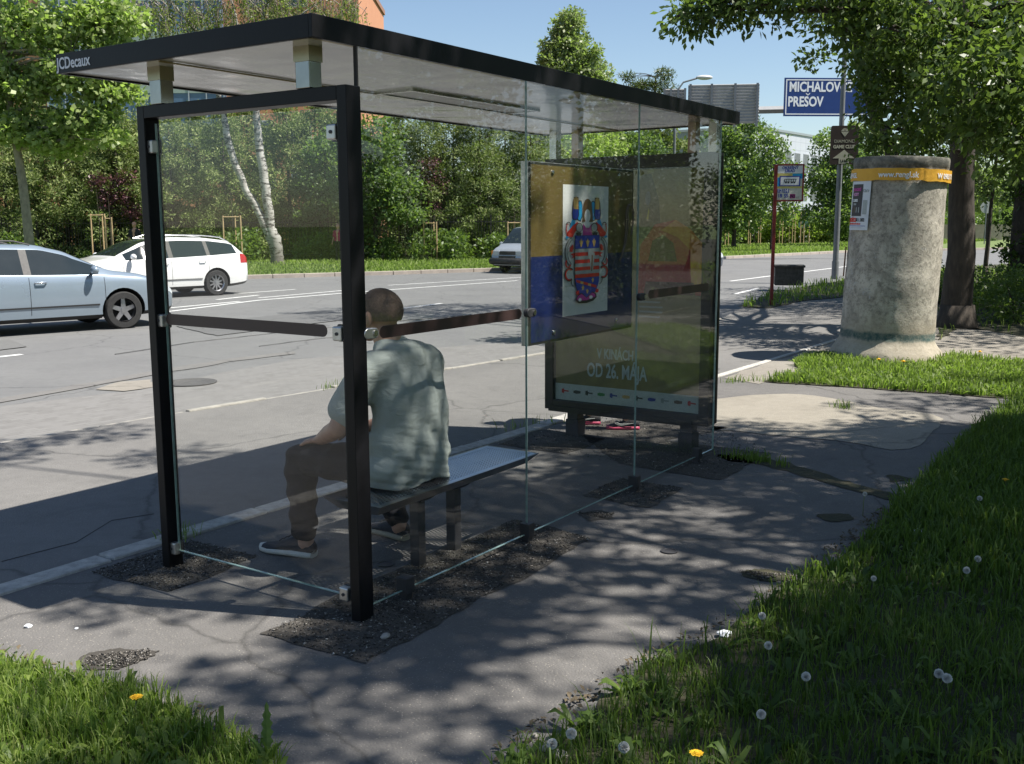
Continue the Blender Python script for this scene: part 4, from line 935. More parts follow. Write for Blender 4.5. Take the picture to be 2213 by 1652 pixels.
def limb_to(mb, a, b, r0, rnd, sag=.12, n=5):
    a = Vector(a); b = Vector(b); L = (b-a).length; m = [a]
    off = Vector((rnd.uniform(-1, 1), rnd.uniform(-1, 1), rnd.uniform(.2, 1)))*L*sag
    for i in range(1, n+1):
        t = i/n; m.append(a.lerp(b, t) + off*math.sin(PI*t)*1.0 + Vector((rnd.uniform(-1, 1), rnd.uniform(-1, 1), rnd.uniform(-1, 1)))*L*.02)
    mb.tube(m, [r0*(1-.85*i/n)+.004 for i in range(n+1)], 6)
def tree_parts(root, trunk, blobs, lm, bark, size, per, crad, seed=0, aspect=.55, limbs=22, shell=.5, droop=0.0, up=.35, extra=None, trunk_n=12, twigs=True):
    rnd = random.Random(seed); mb = MB(); tr = [Vector(p[:3]) for p in trunk]
    pts = []; rs = []
    for i, p in enumerate(trunk):
        pts.append(tr[i]); rs.append(p[3])
    # subdivide with gentle wobble
    P = []; R = []
    for i in range(len(pts)-1):
        for k in range(4):
            t = k/4; q_ = pts[i].lerp(pts[i+1], t); rr_ = rs[i]+(rs[i+1]-rs[i])*t
            P.append(q_ + Vector((noise.noise(q_*1.3)*rr_*.5, noise.noise(q_*1.3+Vector((9, 0, 0)))*rr_*.5, 0))); R.append(rr_*(1+.08*noise.noise(q_*3)))
    P.append(pts[-1]); R.append(rs[-1]); mb.tube(P, R, trunk_n)
    if trunk[0][2] < .3: mb.tube([P[0]-Vector((0, 0, .06)), P[0]+Vector((0, 0, .10)), P[0]+Vector((0, 0, .35))], [R[0]*1.45, R[0]*1.22, R[0]*1.02], trunk_n)
    C_ = blob_points(blobs, seed, shell)
    top = P[int(len(P)*.35):]
    for c in C_[::max(1, len(C_)//limbs)]:
        c = Vector(c); best = min(top, key=lambda q_: (q_-c).length + (4 if q_.z > c.z+.2 else 0)); i = P.index(best); limb_to(mb, best, c, min(R[i]*.6, .02+.022*(c-best).length), rnd)
    if twigs:
        tw = mb
        for c in C_[1::3]:
            c = Vector(c); k = C_[rnd.randrange(len(C_))]; near = min((Vector(x) for x in C_[::max(1, len(C_)//limbs)]), key=lambda x: (x-c).length)
            tw.tube([near, near.lerp(c, .5)+Vector((0, 0, .1)), c], [.016, .01, .004], 4, caps=False)
    mb.build('trunk', bark, root, 180)
    V, F = leaves(C_, crad, per, size, aspect, seed, up, None, droop)
    if extra is not None:
        V2, F2 = extra; F = np.vstack([F, F2+len(V)]); V = np.vstack([V, V2])
    np_mesh('crown', V, F, [lm], root)
    return C_
# --- big shade tree standing right of the camera, outside the frame
t = thing('shade_tree', 'broad tree beside the path whose crown dapples the pavement', 'tree', (7.6, 1.6, 0))
def wb(base, L): return [(x-base[0], y-base[1], z, rx, ry, rz, n) for x, y, z, rx, ry, rz, n in L]
tree_parts(t, [(0, 0, 0, .26), (-.1, .2, 2.6, .21), (-.3, .6, 5, .17), (-.7, 1.4, 8, .08)], wb((7.6, 1.6), [(6.9, 4.0, 8.2, 3.3, 3.1, 1.9, 84), (5.2, 5.2, 6.2, 2.0, 1.9, .7, 32), (9, 1.6, 8, 3, 3.0, 2.6, 40), (3.4, 4.0, 7.6, 1.7, 1.3, .7, 17), (4.5, 2.0, 7.8, 1.9, 1.3, .7, 20), (2.2, 6.3, 9.2, 1.4, 1.0, .7, 5), (7.4, 3.6, 5.4, 1.9, 1.5, .7, 17), (8.4, 5.6, 5.8, 2.4, 2.0, .9, 40), (6.6, 2.4, 5.6, 1.4, 1.0, .5, 12), (6.6, 5.0, 5.2, 2.2, 2.7, .45, 38)]), m_leaf_near, m_bark, .12, 200, .43, 11, limbs=40)
# --- tree to the right, between the camera and the big tree
t = thing('shade_tree', 'second broad tree by the path just outside the picture on the right', 'tree', (8.6, 7.4, 0))
tree_parts(t, [(0, 0, 0, .2), (-.1, 0, 2.4, .17), (-.6, -.2, 5, .13), (-1, -.4, 7.5, .07)], [(-1.9, -1.7, 7.2, 3.2, 1.9, 2.1, 62), (1, -.4, 7, 2.5, 2.5, 2.5, 40), (-3.9, -1.7, 7.6, 1.9, 1.4, 1.1, 20)], m_leaf_near, m_bark, .11, 160, .45, 12, limbs=24)
# --- big dark tree in the picture, beside the pillar
bt = thing('maple_tree', 'large dark leafy tree with a thick brown trunk right behind the concrete pillar', 'tree', (6.85, 15.7, 0))
def rel(px, py, d, base): p = D(px, py, d) - Vector(base); return (p.x, p.y, p.z)
B0 = (6.85, 15.7, 0)
blobs = []
for (px, py, d, rx, rz, n) in ((2150, 60, 13.5, .9, .7, 30), (2080, 130, 14, .5, .5, 14), (2170, 190, 13, .8, .6, 32), (2125, 270, 14, .55, .4, 18), (1960, 60, 14.5, .8, .5, 24), (1860, 10, 15, .8, .4, 18), (1750, -10, 15.5, .8, .35, 18), (1930, 170, 15, .45, .45, 16), (1910, 100, 15.5, .45, .35, 14), (2195, 300, 13, .5, .45, 22), (1640, 10, 15, .62, .26, 16), (1560, 22, 15, .45, .20, 12), (1500, 47, 15, .24, .12, 7), (1620, -40, 15, .7, .3, 12), (1835, 70, 15.4, .3, .16, 5), (1990, 290, 14.6, .30, .2, 7), (1905, 225, 15, .26, .22, 6), (2020, 215, 14.6, .3, .3, 8), (1950, -140, 15, 2.2, 1.2, 40), (2100, -300, 15.5, 2.6, 1.5, 50)):
    c = rel(px, py, d, B0); blobs.append((*c, rx, rx*.8, rz, n))
blobs += [(1.2, 4.5, 7, 3.2, 2.6, 3.0, 120), (-1.5, 4.2, 9, 2.6, 2.4, 2.6, 90), (3.5, 1.5, 7, 2.4, 2.6, 3, 70), (-3.3, 3.6, 9.8, 2.6, 2.2, 1.9, 90)]
tree_parts(bt, [(0, 0, 0, .24), (-.02, 0, 1.5, .19), (-.08, .02, 3.0, .17), (-.20, 0, 4.4, .15), (-.5, 0, 6.5, .11), (-.6, .1, 9, .05)], blobs, m_leaf_near, m_bark, .125, 44, .36, 13, aspect=.5, limbs=46, shell=.15, droop=.35)
# slimmer second trunk behind the pillar
B1 = (8.6, 21.5, 0)
t = thing('maple_tree', 'slimmer leafy tree whose forking trunk rises behind the top of the concrete pillar', 'tree', B1)
def tp(px, py, d, r): x, y, z = rel(px, py, d, B1); return (x, y, z, r)
bl = [(*rel(px, py, d, B1), rx, rx*.8, rz, n) for (px, py, d, rx, rz, n) in ((1930, 60, 21, 1.1, 1.0, 34), (1900, 150, 21, .6, .5, 16), (1990, 180, 21, .9, .7, 28), (1820, 20, 21, .7, .4, 14), (1890, 320, 20.5, .35, .3, 9), (2000, 330, 22, .5, .3, 10), (1850, -160, 21, 2.2, 1.4, 40), (1765, 130, 20, .16, .1, 3))]
tree_parts(t, [(0, 0, 0, .16), tp(1938, 360, 21.5, .13), tp(1900, 260, 21.5, .12), tp(1870, 170, 21.3, .10), tp(1848, 60, 21, .08), tp(1840, -60, 21, .05)], bl, m_leaf_near, m_bark, .13, 40, .34, 17, limbs=26, shell=.2, droop=.2)
t = thing('ivy_tree', 'dark ivy-clad tree at the right edge of the picture', 'tree', (10.6, 21.2, 0))
tree_parts(t, [(0, 0, 0, .34), (0, 0, 3, .28), (.1, 0, 6, .22), (.2, 0, 9, .1)], [(0, 0, 1.6, .42, .42, 1.7, 60), (0, 0, 4.4, .5, .5, 1.7, 60), (.3, 0, 8, 2.8, 2.6, 2.6, 110), (-.8, .4, 5.6, 1.6, 1.5, 1.0, 40)], m_leaf_near, m_bark, .12, 50, .32, 19, limbs=16, shell=.6)
t = thing('shade_tree', 'dense tree filling the dark gap behind the pillar side trees', 'tree', (12.5, 25, 0))
tree_parts(t, [(0, 0, 0, .25), (0, 0, 4, .2), (0, 0, 8, .1)], [(0, 0, 6.2, 3.4, 3, 2.7, 190), (-2.0, 0, 3.8, 1.3, 1.2, .7, 40)], m_leaf_near, m_bark, .15, 44, .5, 23, limbs=20)
def shrub(name, label, loc, blobs, lm, size, per, crad, seed, group=None, n_st=7, cat='shrub'):
    t = thing(name, label, cat, loc, 0, group); mb = MB(); rnd = random.Random(seed)
    C_ = blob_points(blobs, seed, .3)
    for c in C_[::max(1, len(C_)//n_st)]: mb.tube([(rnd.uniform(-.1, .1), rnd.uniform(-.1, .1), -.02), (c[0]*.5, c[1]*.5, c[2]*.6), tuple(c)], [.018, .012, .005], 5)
    mb.build('stem', m_bark, t); V, F = leaves(C_, crad, per, size, .55, seed); V[:, 2] = np.maximum(V[:, 2], .0); np_mesh('foliage', V, F, [lm], t); return t
# unseen trees added round the viewer to darken glass reflections and cast shade
rnd = random.Random(5)
src_ = bpy.data.objects['shade_tree.003'] if 'shade_tree.003' in bpy.data.objects else t
for k, (x, y) in enumerate(((17, 16), (21, 9), (24, 1), (20, -8), (13, -14), (5, -15), (-3, -17), (-11, -14), (-19, -16), (28, 12), (27, -4), (15, 22), (13.6, 16.4), (12.9, 19.8), (12.4, 14.4), (-26, -10), (11, -6))):
    c = copy_tree(src_); c.location = (x, y, 0); c.rotation_euler = (0, 0, rnd.uniform(0, 6)); s_ = rnd.uniform(.95, 1.35); c.scale = (s_, s_, s_)
    c['label'] = 'broad unseen tree added behind and beside the path for shade and darker reflections'; c['group'] = 'unseen trees added for shade'
shrub('shrub', 'low dark shrub at the foot of the ivy-clad tree', (9.9, 18.6, 0), [(0, 0, .45, 1.5, .9, .5, 120)], m_leaf_shr, .07, 50, .22, 3)
shrub('shrub', 'low dark shrub just right of the thick brown trunk', (8.1, 16.4, 0), [(0, 0, .35, .75, .6, .4, 60)], m_leaf_shr, .06, 50, .2, 4)
shrub('shrub', 'dark shrub between the pillar and the thick brown trunk', (8.6, 20.4, 0), [(0, 0, .4, 1.4, .8, .45, 60)], m_leaf_shr, .07, 50, .2, 5)
t = thing('young_tree', 'thin dark young tree standing by the road near the right edge', 'tree', (13.6, 29.5, 0))
tree_parts(t, [(0, 0, 0, .07), (.04, 0, 2, .05), (.12, 0, 4, .04)], [(0, 0, 4.2, 1.4, 1.3, 1.4, 60), (-.3, 0, 2.6, .6, .6, .4, 14)], m_leaf_near, m_bark, .12, 44, .36, 29, limbs=10)
# --- far side of the road
def at(px, d, z=-.03): p = D(px, 485, d); return (p.x, d, z)
def zt(py, d): return 1.6+(485-py)/2210*d*1.02
# plane tree on the left
t = thing('plane_tree', 'bright green broad-leaved tree with a slim pale trunk at the far left', 'tree', at(66, 36))
bl = []
for (px, py, rx, rz, n) in ((120, 60, 1.5, .8, 60), (30, 50, 1.2, .8, 40), (210, 40, 1.2, .6, 46), (170, 150, 1.4, .7, 66), (60, 170, 1.3, .8, 60), (240, 190, .9, .5, 36), (180, 250, 1.2, .5, 46), (40, 270, 1.1, .6, 44), (130, 300, 1.0, .4, 32), (255, 120, .8, .5, 30), (-40, 150, 1.4, 1.6, 60), (260, 30, .9, .6, 30), (100, -120, 2.4, 1.6, 70), (230, 285, .7, .3, 16)):
    p = D(px, py, 36)-Vector(at(66, 36)); bl.append((p.x, p.y, p.z, rx, rx, rz, n))
tree_parts(t, [(0, 0, 0, .17), (-.1, 0, 3, .14), (-.35, 0, 5.5, .12), (-.45, 0, 8, .08), (-.3, 0, 10.5, .04)], bl, m_leaf_plane, m_bark2, .20, 34, .42, 31, aspect=.8, limbs=40, shell=.2)
# birch with two trunks
Bb = at(598, 42)
t = thing('birch_tree', 'birch with two leaning white trunks and thin drooping twigs', 'tree', Bb)
def bp(px, py, r): p = D(px, py, 42)-Vector(Bb); return (p.x, p.y, p.z, r)
mb = MB(); 
def trk(pts):
    P = []; R = []
    for i in range(len(pts)-1):
        for k in range(4):
            t_ = k/4; P.append(Vector(pts[i][:3]).lerp(Vector(pts[i+1][:3]), t_)+Vector((random.uniform(-.03, .03), 0, 0))); R.append(pts[i][3]+(pts[i+1][3]-pts[i][3])*t_)
    P.append(Vector(pts[-1][:3])); R.append(pts[-1][3]); mb.tube(P, R, 12)
trk([bp(604, 575, .30), bp(600, 545, .26), bp(596, 512, .25), bp(588, 490, .20), bp(583, 440, .19), bp(572, 370, .18), bp(563, 300, .16), bp(558, 240, .14), bp(566, 150, .12), bp(575, 40, .09), bp(580, -80, .05)])
trk([bp(600, 545, .22), bp(588, 510, .20), bp(560, 450, .16), bp(535, 405, .15), bp(510, 345, .14), bp(495, 290, .14), bp(490, 250, .12), bp(470, 160, .10), bp(430, 60, .07), bp(360, -20, .04)])
trk([bp(572, 120, .06), bp(640, 40, .045), bp(700, 0, .03), bp(740, -60, .02)]); trk([bp(480, 190, .06), bp(420, 70, .045), bp(340, 0, .03)]); trk([bp(566, 150, .06), bp(520, 50, .04), bp(500, -40, .02)])
mb.build('trunk', m_birch, t, 180)
tips = []
for (px, py, rx, rz, n) in ((400, 20, 1.8, .8, 80), (520, 20, 1.8, .9, 80), (640, 10, 1.7, .8, 80), (740, 10, 1.1, .7, 46), (600, -80, 2.5, 1.4, 60), (460, -80, 2.5, 1.4, 50), (330, 20, .9, .6, 30), (560, 120, 1.5, .8, 30)):
    p = D(px, py, 42)-Vector(Bb); tips.append((p.x, p.y, p.z, rx, rx*.7, rz, n))
C_ = blob_points(tips, 5, .2); mb = MB(); LV = []
rnd = random.Random(2)
for c in C_:
    L = rnd.uniform(.5, 1.5); a = Vector(c); b_ = a+Vector((rnd.uniform(-.25, .25), rnd.uniform(-.2, .2), -L)); mb.tube([a+Vector((rnd.uniform(-.5, .5), 0, .3)), a, b_], [.014, .011, .006], 4, caps=False)
    for k in range(5): LV.append(a.lerp(b_, (k+.5)/5))
mb.build('twigs', M('birch_twig', (.22, .18, .15), (.12, .1, .08), 9), t)
V, F = leaves([tuple(v) for v in LV], .14, 6, .10, .7, 8, .3, None, .6); np_mesh('crown', V, F, [m_leaf_bir], t)
# conifer screen
def conifer(root, h, r, seed, lm, n=210, per=84, size=.17):
    rr = np.random.default_rng(seed); mb = MB().tube([(0, 0, -.05), (0, 0, h*.9)], [.11, .02], 8)
    z = h*(1-rr.uniform(0, 1, n)**.75)*.98+.15; a = rr.uniform(0, 2*PI, n); prof = r*np.clip((1-z/h)*1.9, 0.06, 1)**.75*(1+.25*np.sin(a*3+z*2+seed)); q_ = prof*rr.uniform(.55, 1.08, n)
    C_ = np.stack([q_*np.cos(a), q_*np.sin(a), z], 1); V, F = leaves(C_, .40, per, size, .34, seed, .1, None, -.15); np_mesh('crown', V, F, [lm], root)
    for c in C_[::6]: mb.tube([(0, 0, min(h*.85, max(.1, c[2]-.3))), tuple(c)], [.03, .008], 4, caps=False)
    mb.build('trunk', m_bark, root, 180)
protos = []
cg = 'conifers of the tall screen behind the far verge'
pos = []
rnd = random.Random(12)
line = [(-60, 50.5), (20, 49), (90, 50.5), (150, 48.5), (205, 50.5), (262, 48.5), (320, 50), (378, 48.6), (432, 50.4), (492, 48.8), (545, 51), (630, 49), (690, 50.2), (745, 49.6), (865, 50.5), (925, 49.4), (985, 50.4), (1040, 49.2), (1095, 51), (1150, 50)]
for i, (px, d) in enumerate(line):
    top = 228 + rnd.uniform(-22, 26); 
    if i in (8, 9): top = 235
    h = zt(top, d)
    if i < 3:
        t = thing('conifer', 'dense dark green conifer standing in the unbroken screen behind the far verge', 'tree', at(px, d), 0, cg); conifer(t, 7.4, 1.9, 40+i, m_leaf_con); protos.append(t); 
    else:
        t = copy_tree(protos[i % 3]); t.location = at(px, d); t.rotation_euler = (0, 0, rnd.uniform(0, 6)); 
    s = h/7.4; t.scale = (rnd.uniform(.9, 1.12), rnd.uniform(.9, 1.1), s)
def bushrow(): pass
k = 0
for i, px in enumerate(range(20, 1160, 75)):
    if 560 < px < 640: continue
    lb = 'low leafy undergrowth bush at the foot of the conifer screen'
    if k == 0: t0 = t = shrub('bush', lb, at(px, 46.6), [(0, 0, .55, 1.3, .6, .6, 46)], m_leaf_shr, .19, 36, .4, 77, 'bushes under the conifer screen', cat='bush')
    else: t = copy_tree(t0); t.location = at(px+rnd.uniform(-15, 15), 46.6+rnd.uniform(-.4, .6)); t.rotation_euler = (0, 0, rnd.uniform(0, 6)); t.scale = [rnd.uniform(.7, 1.2)*(.5 if px < 360 else 1)]*3
    k += 1
# broad-leaved trees in front of the screen
def broad(label, px, d, crown, lm, size=.2, per=40, crad=.45, seed=1, trunk_r=.12, bark=None, name='linden_tree', group=None, topr=.3):
    base = at(px, d); t = thing(name, label, 'tree', base, 0, group); bl = []
    for (x, y, rx, rz, n) in crown: p = D(x, y, d)-Vector(base); bl.append((p.x, p.y, p.z, rx, rx*.85, rz, n))
    zt_ = max(b[2]+b[5]*.4 for b in bl); tree_parts(t, [(0, 0, 0, trunk_r), (.03, 0, zt_*.35, trunk_r*.8), (-.03, 0, zt_*.7, trunk_r*.5), (0, 0, zt_, trunk_r*.15)], bl, lm, bark or m_bark, size, per, crad, seed, limbs=18, shell=.35, twigs=False); return t
broad('round leafy linden with a straight trunk on the verge, seen through the first back pane', 813, 46, [(815, 300, 1.45, 1.1, 60), (800, 380, 1.5, 1.0, 64), (850, 400, 1.3, .9, 50), (815, 450, 1.45, .8, 50), (770, 300, .9, .8, 26), (880, 460, .9, .5, 24), (760, 440, 1.0, .7, 28)], m_leaf_lin, seed=51)
broad('small leafy tree left of the steel end frame of the shelter', 710, 47.5, [(700, 330, .8, .9, 26), (700, 410, 1.1, .9, 36), (690, 460, 1.0, .6, 24)], m_leaf_lin, seed=52, trunk_r=.07)
broad('tall pale green poplar rising alone above the shelter roof', 1240, 78, [(1236, 60, 1.2, 1.3, 46), (1225, 100, 1.6, 1.3, 56), (1255, 130, 2.0, 1.4, 70), (1225, 150, 2.1, 1.3, 76), (1270, 170, 2.0, 1.4, 70), (1240, 240, 3.0, 2.4, 90), (1205, 130, 1.0, 1.0, 30), (1240, 330, 3.4, 2.6, 90)], m_leaf_pop, .30, 44, .55, 53, .22, name='poplar_tree')
def pine():
    base = at(1405, 70); t = thing('pine_tree', 'flat-topped pine showing above the roof edge near the street lamp', 'tree', base); bl = []
    for (x, y, rx, rz, n) in ((1365, 170, .7, .15, 9), (1440, 160, .6, .16, 9), (1425, 185, 1.2, .25, 18), (1395, 185, .8, .2, 10), (1450, 170, .4, .15, 6), (1375, 190, .8, .2, 10), (1440, 200, 1.1, .3, 16), (1400, 260, 2.0, 1.0, 30)): p = D(x, y, 70)-Vector(base); bl.append((p.x, p.y, p.z, rx, rx*.8, rz, n))
    tree_parts(t, [(0, 0, 0, .25), (.1, 0, 5, .2), (.2, 0, 9, .14), (.3, 0, 11.2, .05)], bl, m_leaf_pine, m_bark, .30, 26, .34, 54, aspect=.2, limbs=22, shell=.1, twigs=False)
pine()
broad('broad tree seen in the gap under the far end of the roof', 1200, 58, [(1200, 300, 2.2, 1.3, 60), (1270, 320, 2.2, 1.2, 60), (1180, 370, 2.2, 1.5, 50)], m_leaf_plane, .25, 36, .5, 55)
broad('broad tree seen under the roof just left of the reddish roof posts', 1340, 62, [(1330, 310, 2.0, 1.0, 50), (1390, 330, 1.8, 1.0, 40), (1340, 400, 2.6, 1.6, 50)], m_leaf_lin, .25, 36, .5, 56)
broad('dark conical evergreen seen under the far roof corner', 1420, 66, [(1420, 290, 1.3, 1.5, 40), (1430, 350, 1.8, 1.8, 50), (1470, 340, 1.4, 1.2, 34)], m_leaf_con, .28, 36, .5, 57)
broad('dense green maple directly right of the poster case', 1590, 66, [(1595, 300, 1.9, 1.3, 70), (1580, 370, 2.3, 1.5, 90), (1610, 420, 2.2, 1.3, 80), (1590, 470, 2.0, 1.0, 60), (1560, 320, 1.3, 1.2, 40), (1545, 440, 1.6, 1.3, 50)], m_leaf_lin, .25, 46, .5, 58, .15)
broad('open-crowned young tree in front of the left end of the grey office block', 1672, 60, [(1672, 330, 1.0, .9, 26), (1680, 370, 1.4, .9, 36), (1660, 410, 1.3, .8, 34), (1700, 430, 1.2, .7, 26), (1690, 470, 1.0, .6, 18), (1660, 300, .6, .5, 10)], m_leaf_lin, .22, 30, .45, 59, .10, bark=m_bark)
broad('round tree between the bus stop plate and the brown sign pole', 1810, 70, [(1800, 330, 1.2, 1.3, 36), (1790, 400, 1.9, 1.4, 60), (1830, 420, 1.9, 1.4, 60), (1800, 470, 2.1, 1.2, 66), (1840, 350, 1.5, 1.3, 46), (1850, 480, 1.6, 1.2, 40)], m_leaf_lin, .25, 42, .5, 60, .13)
broad('tall pale tree behind the pillar top', 1880, 84, [(1870, 300, 1.6, 1.6, 44), (1895, 350, 2.2, 1.8, 60), (1870, 420, 2.4, 1.8, 60), (1930, 400, 2.0, 1.6, 50)], m_leaf_pop, .28, 40, .5, 61, .14)
broad('far tree seen between the big trunk and the right edge', 2135, 92, [(2120, 440, 2.6, 1.8, 50), (2180, 400, 3.2, 2.6, 70), (2080, 400, 2.6, 2.2, 50)], m_leaf_pop, .33, 40, .6, 62, .16)
broad('small purple-leaved plum tree in front of the conifers at the left', 240, 47.2, [(225, 395, .55, .5, 22), (265, 420, .55, .5, 20), (300, 455, .5, .35, 16), (280, 380, .4, .35, 10), (240, 430, .5, .4, 14)], m_leaf_pur, .15, 30, .34, 63, .06, name='plum_tree')
broad('purple-leaved plum tree seen through the second back pane', 935, 48.2, [(930, 370, .45, .6, 20), (945, 405, .5, .5, 20), (940, 450, .45, .5, 12)], m_leaf_pur, .15, 30, .34, 64, .06, name='plum_tree')
# yellow-green hedge and clipped bushes on the right
for i, (px, py, d, rx, rz, lb) in enumerate(((1640, 505, 82, 2.4, .9, 'low red-brown and green shrub at the left end of the far hedge'), (1700, 490, 80, 2.4, 1.3, 'bright yellow-green bush behind the bus stop plate'), (1745, 500, 79, 2.2, .9, 'yellow-green bush behind the small green sign'), (1800, 505, 79, 2.0, .9, 'low green bush left of the brown sign pole'), (1850, 505, 83, 2.2, 1.0, 'low green bush right of the brown sign pole'))):
    shrub('bush', lb, at(px, d), [(0, 0, rz, rx, 1.2, rz, 90)], m_leaf_yel if i in (1, 2, 4) else m_leaf_shr, .25, 36, .5, 90+i, cat='bush')
for i in range(9):
    px = 1990+i*34; d = 100+i*3
    if i == 0: t0 = t = shrub('bush', 'distant hedge bush beyond the road on the right', at(px, d), [(0, 0, 1.3, 2.4, 1.5, 1.5, 60)], m_leaf_shr, .33, 30, .6, 130, 'distant hedge bushes', cat='bush')
    else: t = copy_tree(t0); t.location = at(px, d); t.rotation_euler = (0, 0, i*1.3)
for i in range(12):
    px = 1120+i*45; d = 74+(i % 3)*5
    if i == 0: t0 = t = shrub('bush', 'distant bush behind the far verge, beyond the shelter', at(px, d), [(0, 0, 1.6, 2.2, 1.5, 1.8, 60)], m_leaf_shr, .3, 30, .6, 131, 'distant bushes beyond the shelter', cat='bush')
    else: t = copy_tree(t0); t.location = at(px, d); t.rotation_euler = (0, 0, i*1.7)
# wood beyond everything on the right and left, reading as one mass
def farwood():
    r = np.random.default_rng(4); cs_ = []
    for k in range(260): a = r.uniform(-.62, .75); d = r.uniform(150, 210); cs_.append((math.sin(a)*d, math.cos(a)*d, r.uniform(1, 8)))
    V, F = leaves(cs_, 3.6, 90, 1.3, .7, 5); o = np_mesh('distant_wood', V, F, [m_leaf_shr]); o['kind'] = 'stuff'
farwood()

# unseen hedge added on the right to block bright sky in the glass reflections
rnd = random.Random(8); srcb = shrub('bush', 'tall unseen bush added behind the lawn to darken the glass reflections', (math.sin(rad(34))*20, math.cos(rad(34))*20, -.05), [(0, 0, 1.7, 1.7, 1.2, 1.8, 150)], m_leaf_shr, .10, 90, .42, 177, 'unseen bushes added for darker reflections', cat='bush')
for k in range(1, 17):
    a = rad(34+k*6.5); d = 20+2.5*math.sin(k*1.7)
    c = copy_tree(srcb); c.location = (math.sin(a)*d, math.cos(a)*d, -.05); c.rotation_euler = (0, 0, k*1.9); s_ = .95+.25*rnd.random(); c.scale = (s_, s_, s_)
    c['label'] = 'tall unseen bush added behind the lawn to darken the glass reflections'; c['group'] = 'unseen bushes added for darker reflections'
# ================================================================== fence, guards, buildings
m_iron = M('rusty_iron', (.055, .045, .04), (.03, .026, .024), 6, .7)
m_wood = M('pine_stake', (.50, .36, .20), (.38, .27, .15), 9, .8)
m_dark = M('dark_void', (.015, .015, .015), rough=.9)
ft = thing('iron_fence', 'fence of thin upright iron bars in front of the conifer screen', 'fence', at(0, 47.4))
x0_, x1_ = at(-40, 47.4)[0]-at(0, 47.4)[0], at(1130, 47.4)[0]-at(0, 47.4)[0]
mb = MB(); x = x0_
while x < x1_:
    mb.box((x, random.uniform(-.02, .02), 1.0+random.uniform(-.03, .03)), (.022, .022, 2.0)); x += .14
mb.build('bars', m_iron, ft)
MB().box(((x0_+x1_)/2, 0, .3), (x1_-x0_, .035, .05)).box(((x0_+x1_)/2, 0, 1.75), (x1_-x0_, .035, .05)).build('rail', m_iron, ft)
pmb = MB(); x = x0_
k = 0
while x < x1_: MB().box((x, 0, 1.02), (.07, .07, 2.1)).build('post', m_iron, ft); x += 2.6
def guard(px, py_base, wd, h, lab, d=None, n=3):
    d = d or 1.63*2210/(py_base-485)*1.0
    t = thing('tree_guard', lab, 'tree guard', at(px, d), random.uniform(-.3, .3), 'timber guards round young trees')
    w = wd/2; P = [(-w, 0), (w, 0), (0, w*1.5)][:n] if n == 3 else [(-w, -w), (w, -w), (w, w), (-w, w)]
    for (x, y) in P: MB().tube([(x, y, -.05), (x*.97, y, h)], .035, 8).build('stake', m_wood, t, 60)
    mb = MB()
    for i in range(len(P)): a, b = P[i], P[(i+1) % len(P)]; mb.tube([(a[0]*1.02, a[1], h-.06), (b[0]*1.02, b[1], h-.06)], .026, 6)
    mb.build('cross_bar', m_wood, t)
    MB().tube([(0, .1, 0), (.02, .1, h*.9), (-.02, .1, h*1.5)], [.02, .016, .006], 6).build('sapling', m_bark, t)
    return t
guard(215, 565, .62, 2.15, 'timber stake guard between the plane tree and the white car, left one', 45)
guard(238, 566, .3, 2.0, 'leaning timber stakes beside the left guard', 44.6)
guard(504, 560, .78, 2.05, 'timber stake guard just left of the double birch trunk', 45)
guard(932, 555, .62, 1.75, 'timber stake guard behind the seated man, in front of the purple plum tree', 46)
guard(1114, 550, .60, 1.75, 'timber stake guard above the grey van', 46)
for px, lb in ((1563, 'single timber stakes right of the poster case'), (1634, 'tall timber guard right of the poster case'), (1702, 'timber guard just behind the red bus stop pole'), (1737, 'timber guard right behind the small green sign')):
    guard(px, 0, .75, 2.6, lb, 77 if px > 1600 else 72, 4)
# orange block of flats behind the conifers
m_or = M('orange_render', (.52, .25, .14), (.46, .21, .115), .6, .85); m_cur = M('curtain_blue', (.10, .17, .27), (.07, .12, .2), 2, .25); m_pan = M('spandrel', (.33, .40, .36), (.28, .34, .3), 3, .5); m_wg = M('window_glass', (.03, .045, .06), (.02, .03, .04), 2, .08, spec=.8)
ob = thing('apartment_building', 'tall orange building with blue glazed bands rising behind the trees at the top left', 'building', (at(400, 72)[0], 72, -.1))
ox = ob.location.x; xr = at(790, 72)[0]-ox; xl = at(-250, 72)[0]-ox; Hb = 18.4
MB().b2((xl, 0, 0), (xr, 14, Hb)).build('wall', m_or, ob); MB().b2((xl-.1, -.12, Hb), (xr+.12, 14.1, Hb+.35)).build('roof', M('roof_cap', (.3, .16, .11), rough=.8), ob)
cx0, cx1 = at(130, 72)[0]-ox, at(505, 72)[0]-ox
cw = MB().b2((cx0, -.25, 7), (cx1, -.01, Hb-.4)).build('glazed_bay', m_cur, ob); mb = MB(); mm = MB()
for z in np.arange(7.6, Hb-1, 3.0): mb.b2((cx0+.05, -.29, z), (cx1-.05, -.252, z+1.0))
for x in np.arange(cx0, cx1, 1.2): mm.b2((x-.04, -.33, 7), (x+.04, -.292, Hb-.4))
mb.build('spandrel', m_pan, cw); mm.build('mullions', m_clamp, cw)
for z in np.arange(1.2, Hb-2, 3.0):
    for px in (20, 70, 580, 660, 730):
        x = at(px, 72)[0]-ox
        if px == 730 and z > 14: continue
        f = MB().b2((x-.75, -.05, z), (x+.75, -.006, z+1.6)).build('window', m_white, ob); MB().b2((x-.68, -.07, z+.07), (x-.03, -.052, z+1.53)).b2((x+.03, -.07, z+.07), (x+.68, -.052, z+1.53)).build('pane', m_wg, f)
